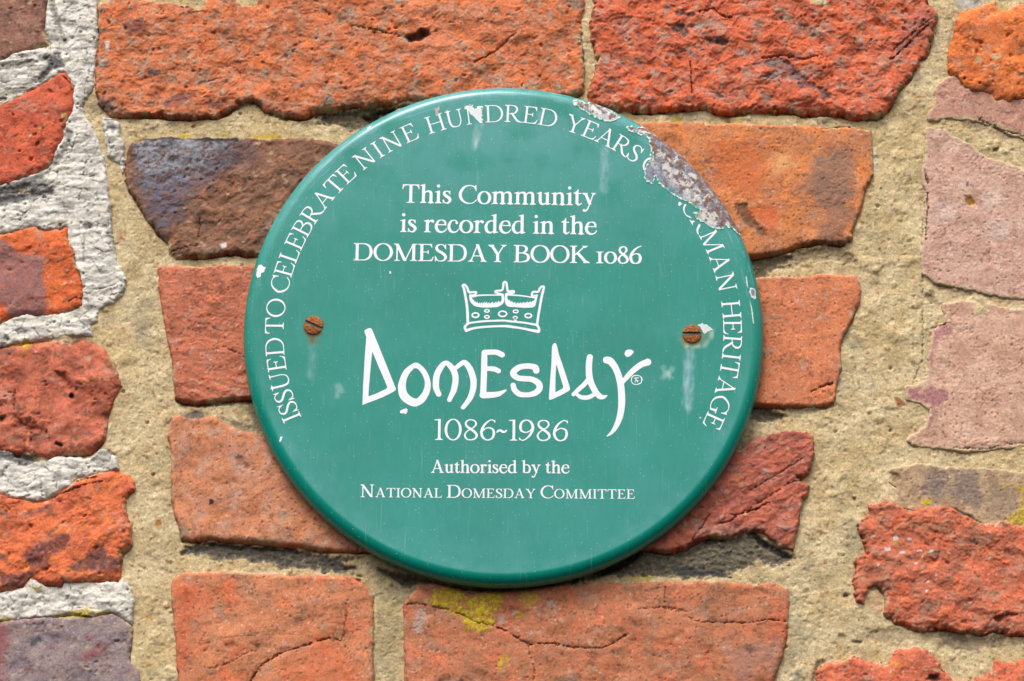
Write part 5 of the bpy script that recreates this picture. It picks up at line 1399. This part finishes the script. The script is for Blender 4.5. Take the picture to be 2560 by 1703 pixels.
def st(spec, closed=False): return ('S', tr(spec), closed)
def sp2(spec): return [tuple(p) for p in spline(tr(spec), True, 4)[:-1]]
logo = [
    ('PH', tr('M 120,540 128,530 160,513 180,512 194,520 205,545 320,830 430,1105 428,1118 415,1132 300,1190 102,1266 108,1100 125,800 140,600'), [tr('M 200,742 270,910 345,1085 344,1096 335,1106 250,1148 160,1182 175,980 192,800')]),
    ('PH', sp2('M 622,850 680,876 738,945 770,1040 764,1130 720,1220 660,1268 605,1280 530,1250 470,1190 450,1100 462,1030 500,940 555,885'), [sp2('M 620,903 678,950 713,1040 700,1120 662,1178 620,1203 552,1160 528,1095 535,1020 562,960')]),
    st('M 850,1160,52 828,1110,58 822,1060,62 832,970,62 872,895,58 918,852,46 970,890,56 1005,950,60 1015,1020,60 1000,1110,58 975,1170,50 955,1215,44'),
    st('M 1015,905,40 1060,868,46 1105,850,52 1155,910,60 1188,1010,62 1188,1100,60 1160,1190,54 1120,1250,46 1088,1290,42'),
    st('M 1298,752,56 1296,850,60 1292,1000,60 1288,1100,60 1284,1168,62'), st('M 1300,752,56 1360,748,54 1420,750,54 1470,773,56'), st('M 1300,908,46 1360,910,50 1400,915,52 1436,932,48'),
    st('M 1282,1168,64 1340,1168,62 1400,1164,56 1450,1152,46 1505,1122,20'),
    st('N 316,928,64 308,900,62 270,888,58 215,884,56 150,896,58 98,935,62 95,970,62 140,1002,56 200,1008,56 270,1014,56 330,1045,62 350,1090,62 325,1135,60 270,1160,54 215,1166,50 150,1158,54 105,1120,54 90,1072,52'),
    ('PH', tr('N 470,695 480,670 495,658 510,663 520,690 535,760 590,920 648,1100 646,1115 636,1127 560,1170 460,1215 442,1213 440,1200 450,1050 465,850'), [tr('N 513,862 545,970 580,1083 578,1096 570,1106 503,1142 504,1000')]),
    st('N 842,795,58 834,850,62 832,920,62 838,1000,66 862,1070,62 900,1140,58 935,1178,56 965,1188,44 990,1183,28 1010,1172,8'), st('N 830,1008,44 790,1060,46 740,1105,44 680,1162,38'), st('N 710,1160,30 750,1186,42 795,1194,44 840,1186,44 885,1160,40'),
    st('N 1005,825,72 1040,835,74 1085,890,66 1120,970,64 1142,1060,66 1152,1160,68 1152,1270,66 1135,1380,60 1095,1480,46 1050,1540,30 1008,1572,8'), st('N 1165,1040,40 1210,985,50 1270,925,56 1340,872,60 1400,848,66 1408,845,70'),
    ('P', sp2('N 1182,770 1195,732 1235,722 1270,742 1250,775 1210,795'))]
strokes_mesh('wordmark', logo, 'large hand drawn word Domesday')
strokes_mesh('trademark_sign', [st('N 1348,1030,9 1340,1050,9 1300,1064,9 1262,1055,9 1248,1020,9 1262,985,9 1300,975,9 1335,985,9 1352,1010,12', True), st('N 1278,1005,8 1300,998,8 1318,1000,8'), st('N 1298,1003,8 1290,1030,8 1284,1040,8'), st('N 1298,1024,8 1312,1030,8 1308,1040,8')], 'tiny ringed letter beside the wordmark')
cw = 21
def ringp(z, cx, cy, rx, ry, wd):
    return st(z + ' ' + ' '.join('%.1f,%.1f,%.1f' % (cx + rx * cos(2 * pi * i / 12), cy + ry * sin(2 * pi * i / 12), wd) for i in range(12)), True)
crown = [
    st('M 1135,470,27 1133,380,27 1126,290,26 1112,200,25 1098,130,25 1085,95,22 1105,88,22 1130,118,22 1145,158,24 1180,160,22 1215,160,22 1208,182,18 1165,192,18'),
    st('M 1160,190,24 1168,235,30 1200,275,34 1250,292,32 1330,300,24 1410,292,26 1455,275,28 1478,245,26 1476,185,24'),
    st('M 1185,205,16 1240,192,16 1330,188,14 1420,188,14 1470,186,16'),
    ('P', tr('M 1180,230 1200,240 1190,250 1215,250 1210,262 1235,255 1230,272 1255,262 1255,275 1275,255 1275,275 1305,250 1295,275 1325,250 1320,272 1350,258 1345,275 1385,252 1380,272 1420,250 1412,270 1440,245 1450,262 1470,235 1470,280 1430,305 1330,312 1240,305 1190,270')),
    st('M 1470,180,18 1412,165,20 1410,148,20 1470,140,22 1482,100,22 1486,68,22 1500,58,20 1514,72,22 1520,110,22 1530,150,22 N 93,148,20 90,168,18 30,172,18'),
    st('N 22,180,24 20,235,26 40,285,28 120,296,22 200,302,22 285,292,28 305,250,24 320,195,20'),
    st('N 30,185,18 90,188,16 180,196,14 250,206,14 315,216,18'),
    ('P', tr('N 32,215 45,240 55,235 65,255 80,245 85,265 110,255 115,275 140,258 140,272 170,258 170,270 200,255 200,268 235,250 230,266 265,248 262,262 290,240 300,270 290,305 200,314 60,300 30,270')),
    st('N 325,190,18 280,195,18 272,185,20 285,158,22 335,155,22 350,125,22 370,105,22 392,108,20 385,140,24 368,210,24 350,310,24 335,400,24 325,475,26'),
    st('M 1130,466,22 1200,455,20 1290,445,20 1400,440,20 1490,438,20 N 60,445,20 170,456,20 250,468,20 325,482,24'),
    st('M 1120,535,30 1200,512,24 1300,500,22 1400,494,22 1490,492,24 N 60,497,26 180,515,22 260,532,26 338,545,32'),
    st('M 1130,470,24 1106,505,26 1120,538,28'), st('N 322,478,26 344,520,24 336,545,28'),
    st('N 108,425,24 114,445,26')]
crown_o = strokes_mesh('crown_emblem', crown, 'white outline of a jewelled crown')
for a_ in (('M', 1210, 385, 32, 22, 16), ('M', 1322, 343, 22, 13, 13), ('M', 1322, 402, 22, 14, 13), ('M', 1476, 372, 39, 26, 15), ('N', 115, 348, 24, 14, 13), ('N', 110, 409, 19, 12, 13), ('N', 238, 390, 32, 20, 15)):
    j_ = strokes_mesh('jewel', [ringp(*a_)], None)
    j_.parent = crown_o

# ------------------------------------------------------------------ cobweb threads under the rim
def threads(specs, rad):
    vs_, fs = [], []
    for spec, ya, yb in specs:
        pts = tr(spec); m = len(pts)
        P3 = [P(p[0], p[1], ya + (yb - ya) * i / (m - 1)) for i, p in enumerate(pts)]
        P3 = spline(np.array(P3), False, 5)
        b0 = len(vs_)
        for i, p in enumerate(P3):
            t = P3[min(i + 1, len(P3) - 1)] - P3[max(i - 1, 0)]; t = t / np.linalg.norm(t)
            n1 = np.cross(t, [0, 1, .2]); n1 /= np.linalg.norm(n1); n2 = np.cross(t, n1)
            for k in range(5):
                a = 2 * pi * k / 5
                vs_.append(p + rad * (cos(a) * n1 + sin(a) * n2))
        for i in range(len(P3) - 1):
            for k in range(5):
                fs.append([b0 + i * 5 + k, b0 + i * 5 + (k + 1) % 5, b0 + (i + 1) * 5 + (k + 1) % 5, b0 + (i + 1) * 5 + k])
    return py_mesh('cobweb', vs_, fs, M_WEB, None)
web = threads([('E 640,800 680,895 650,990 622,1080 612,1140', -8, -4.5), ('E 560,800 640,850 680,895', -9, -6.5), ('E 680,895 720,930 760,960', -6.5, -4), ('E 640,800 690,830 760,850', -8, -9), ('E 150,660 300,760 420,830 560,800', -8, -9)], .085)
tag(web, 'thin cobweb threads hanging from the lower left rim of the plaque', 'cobweb')
web2 = threads([('E 1215,960 1205,1010 1190,1090', -6, -4.5)], .085)
tag(web2, 'single cobweb thread under the bottom of the plaque, over the yellow lichen', 'cobweb')
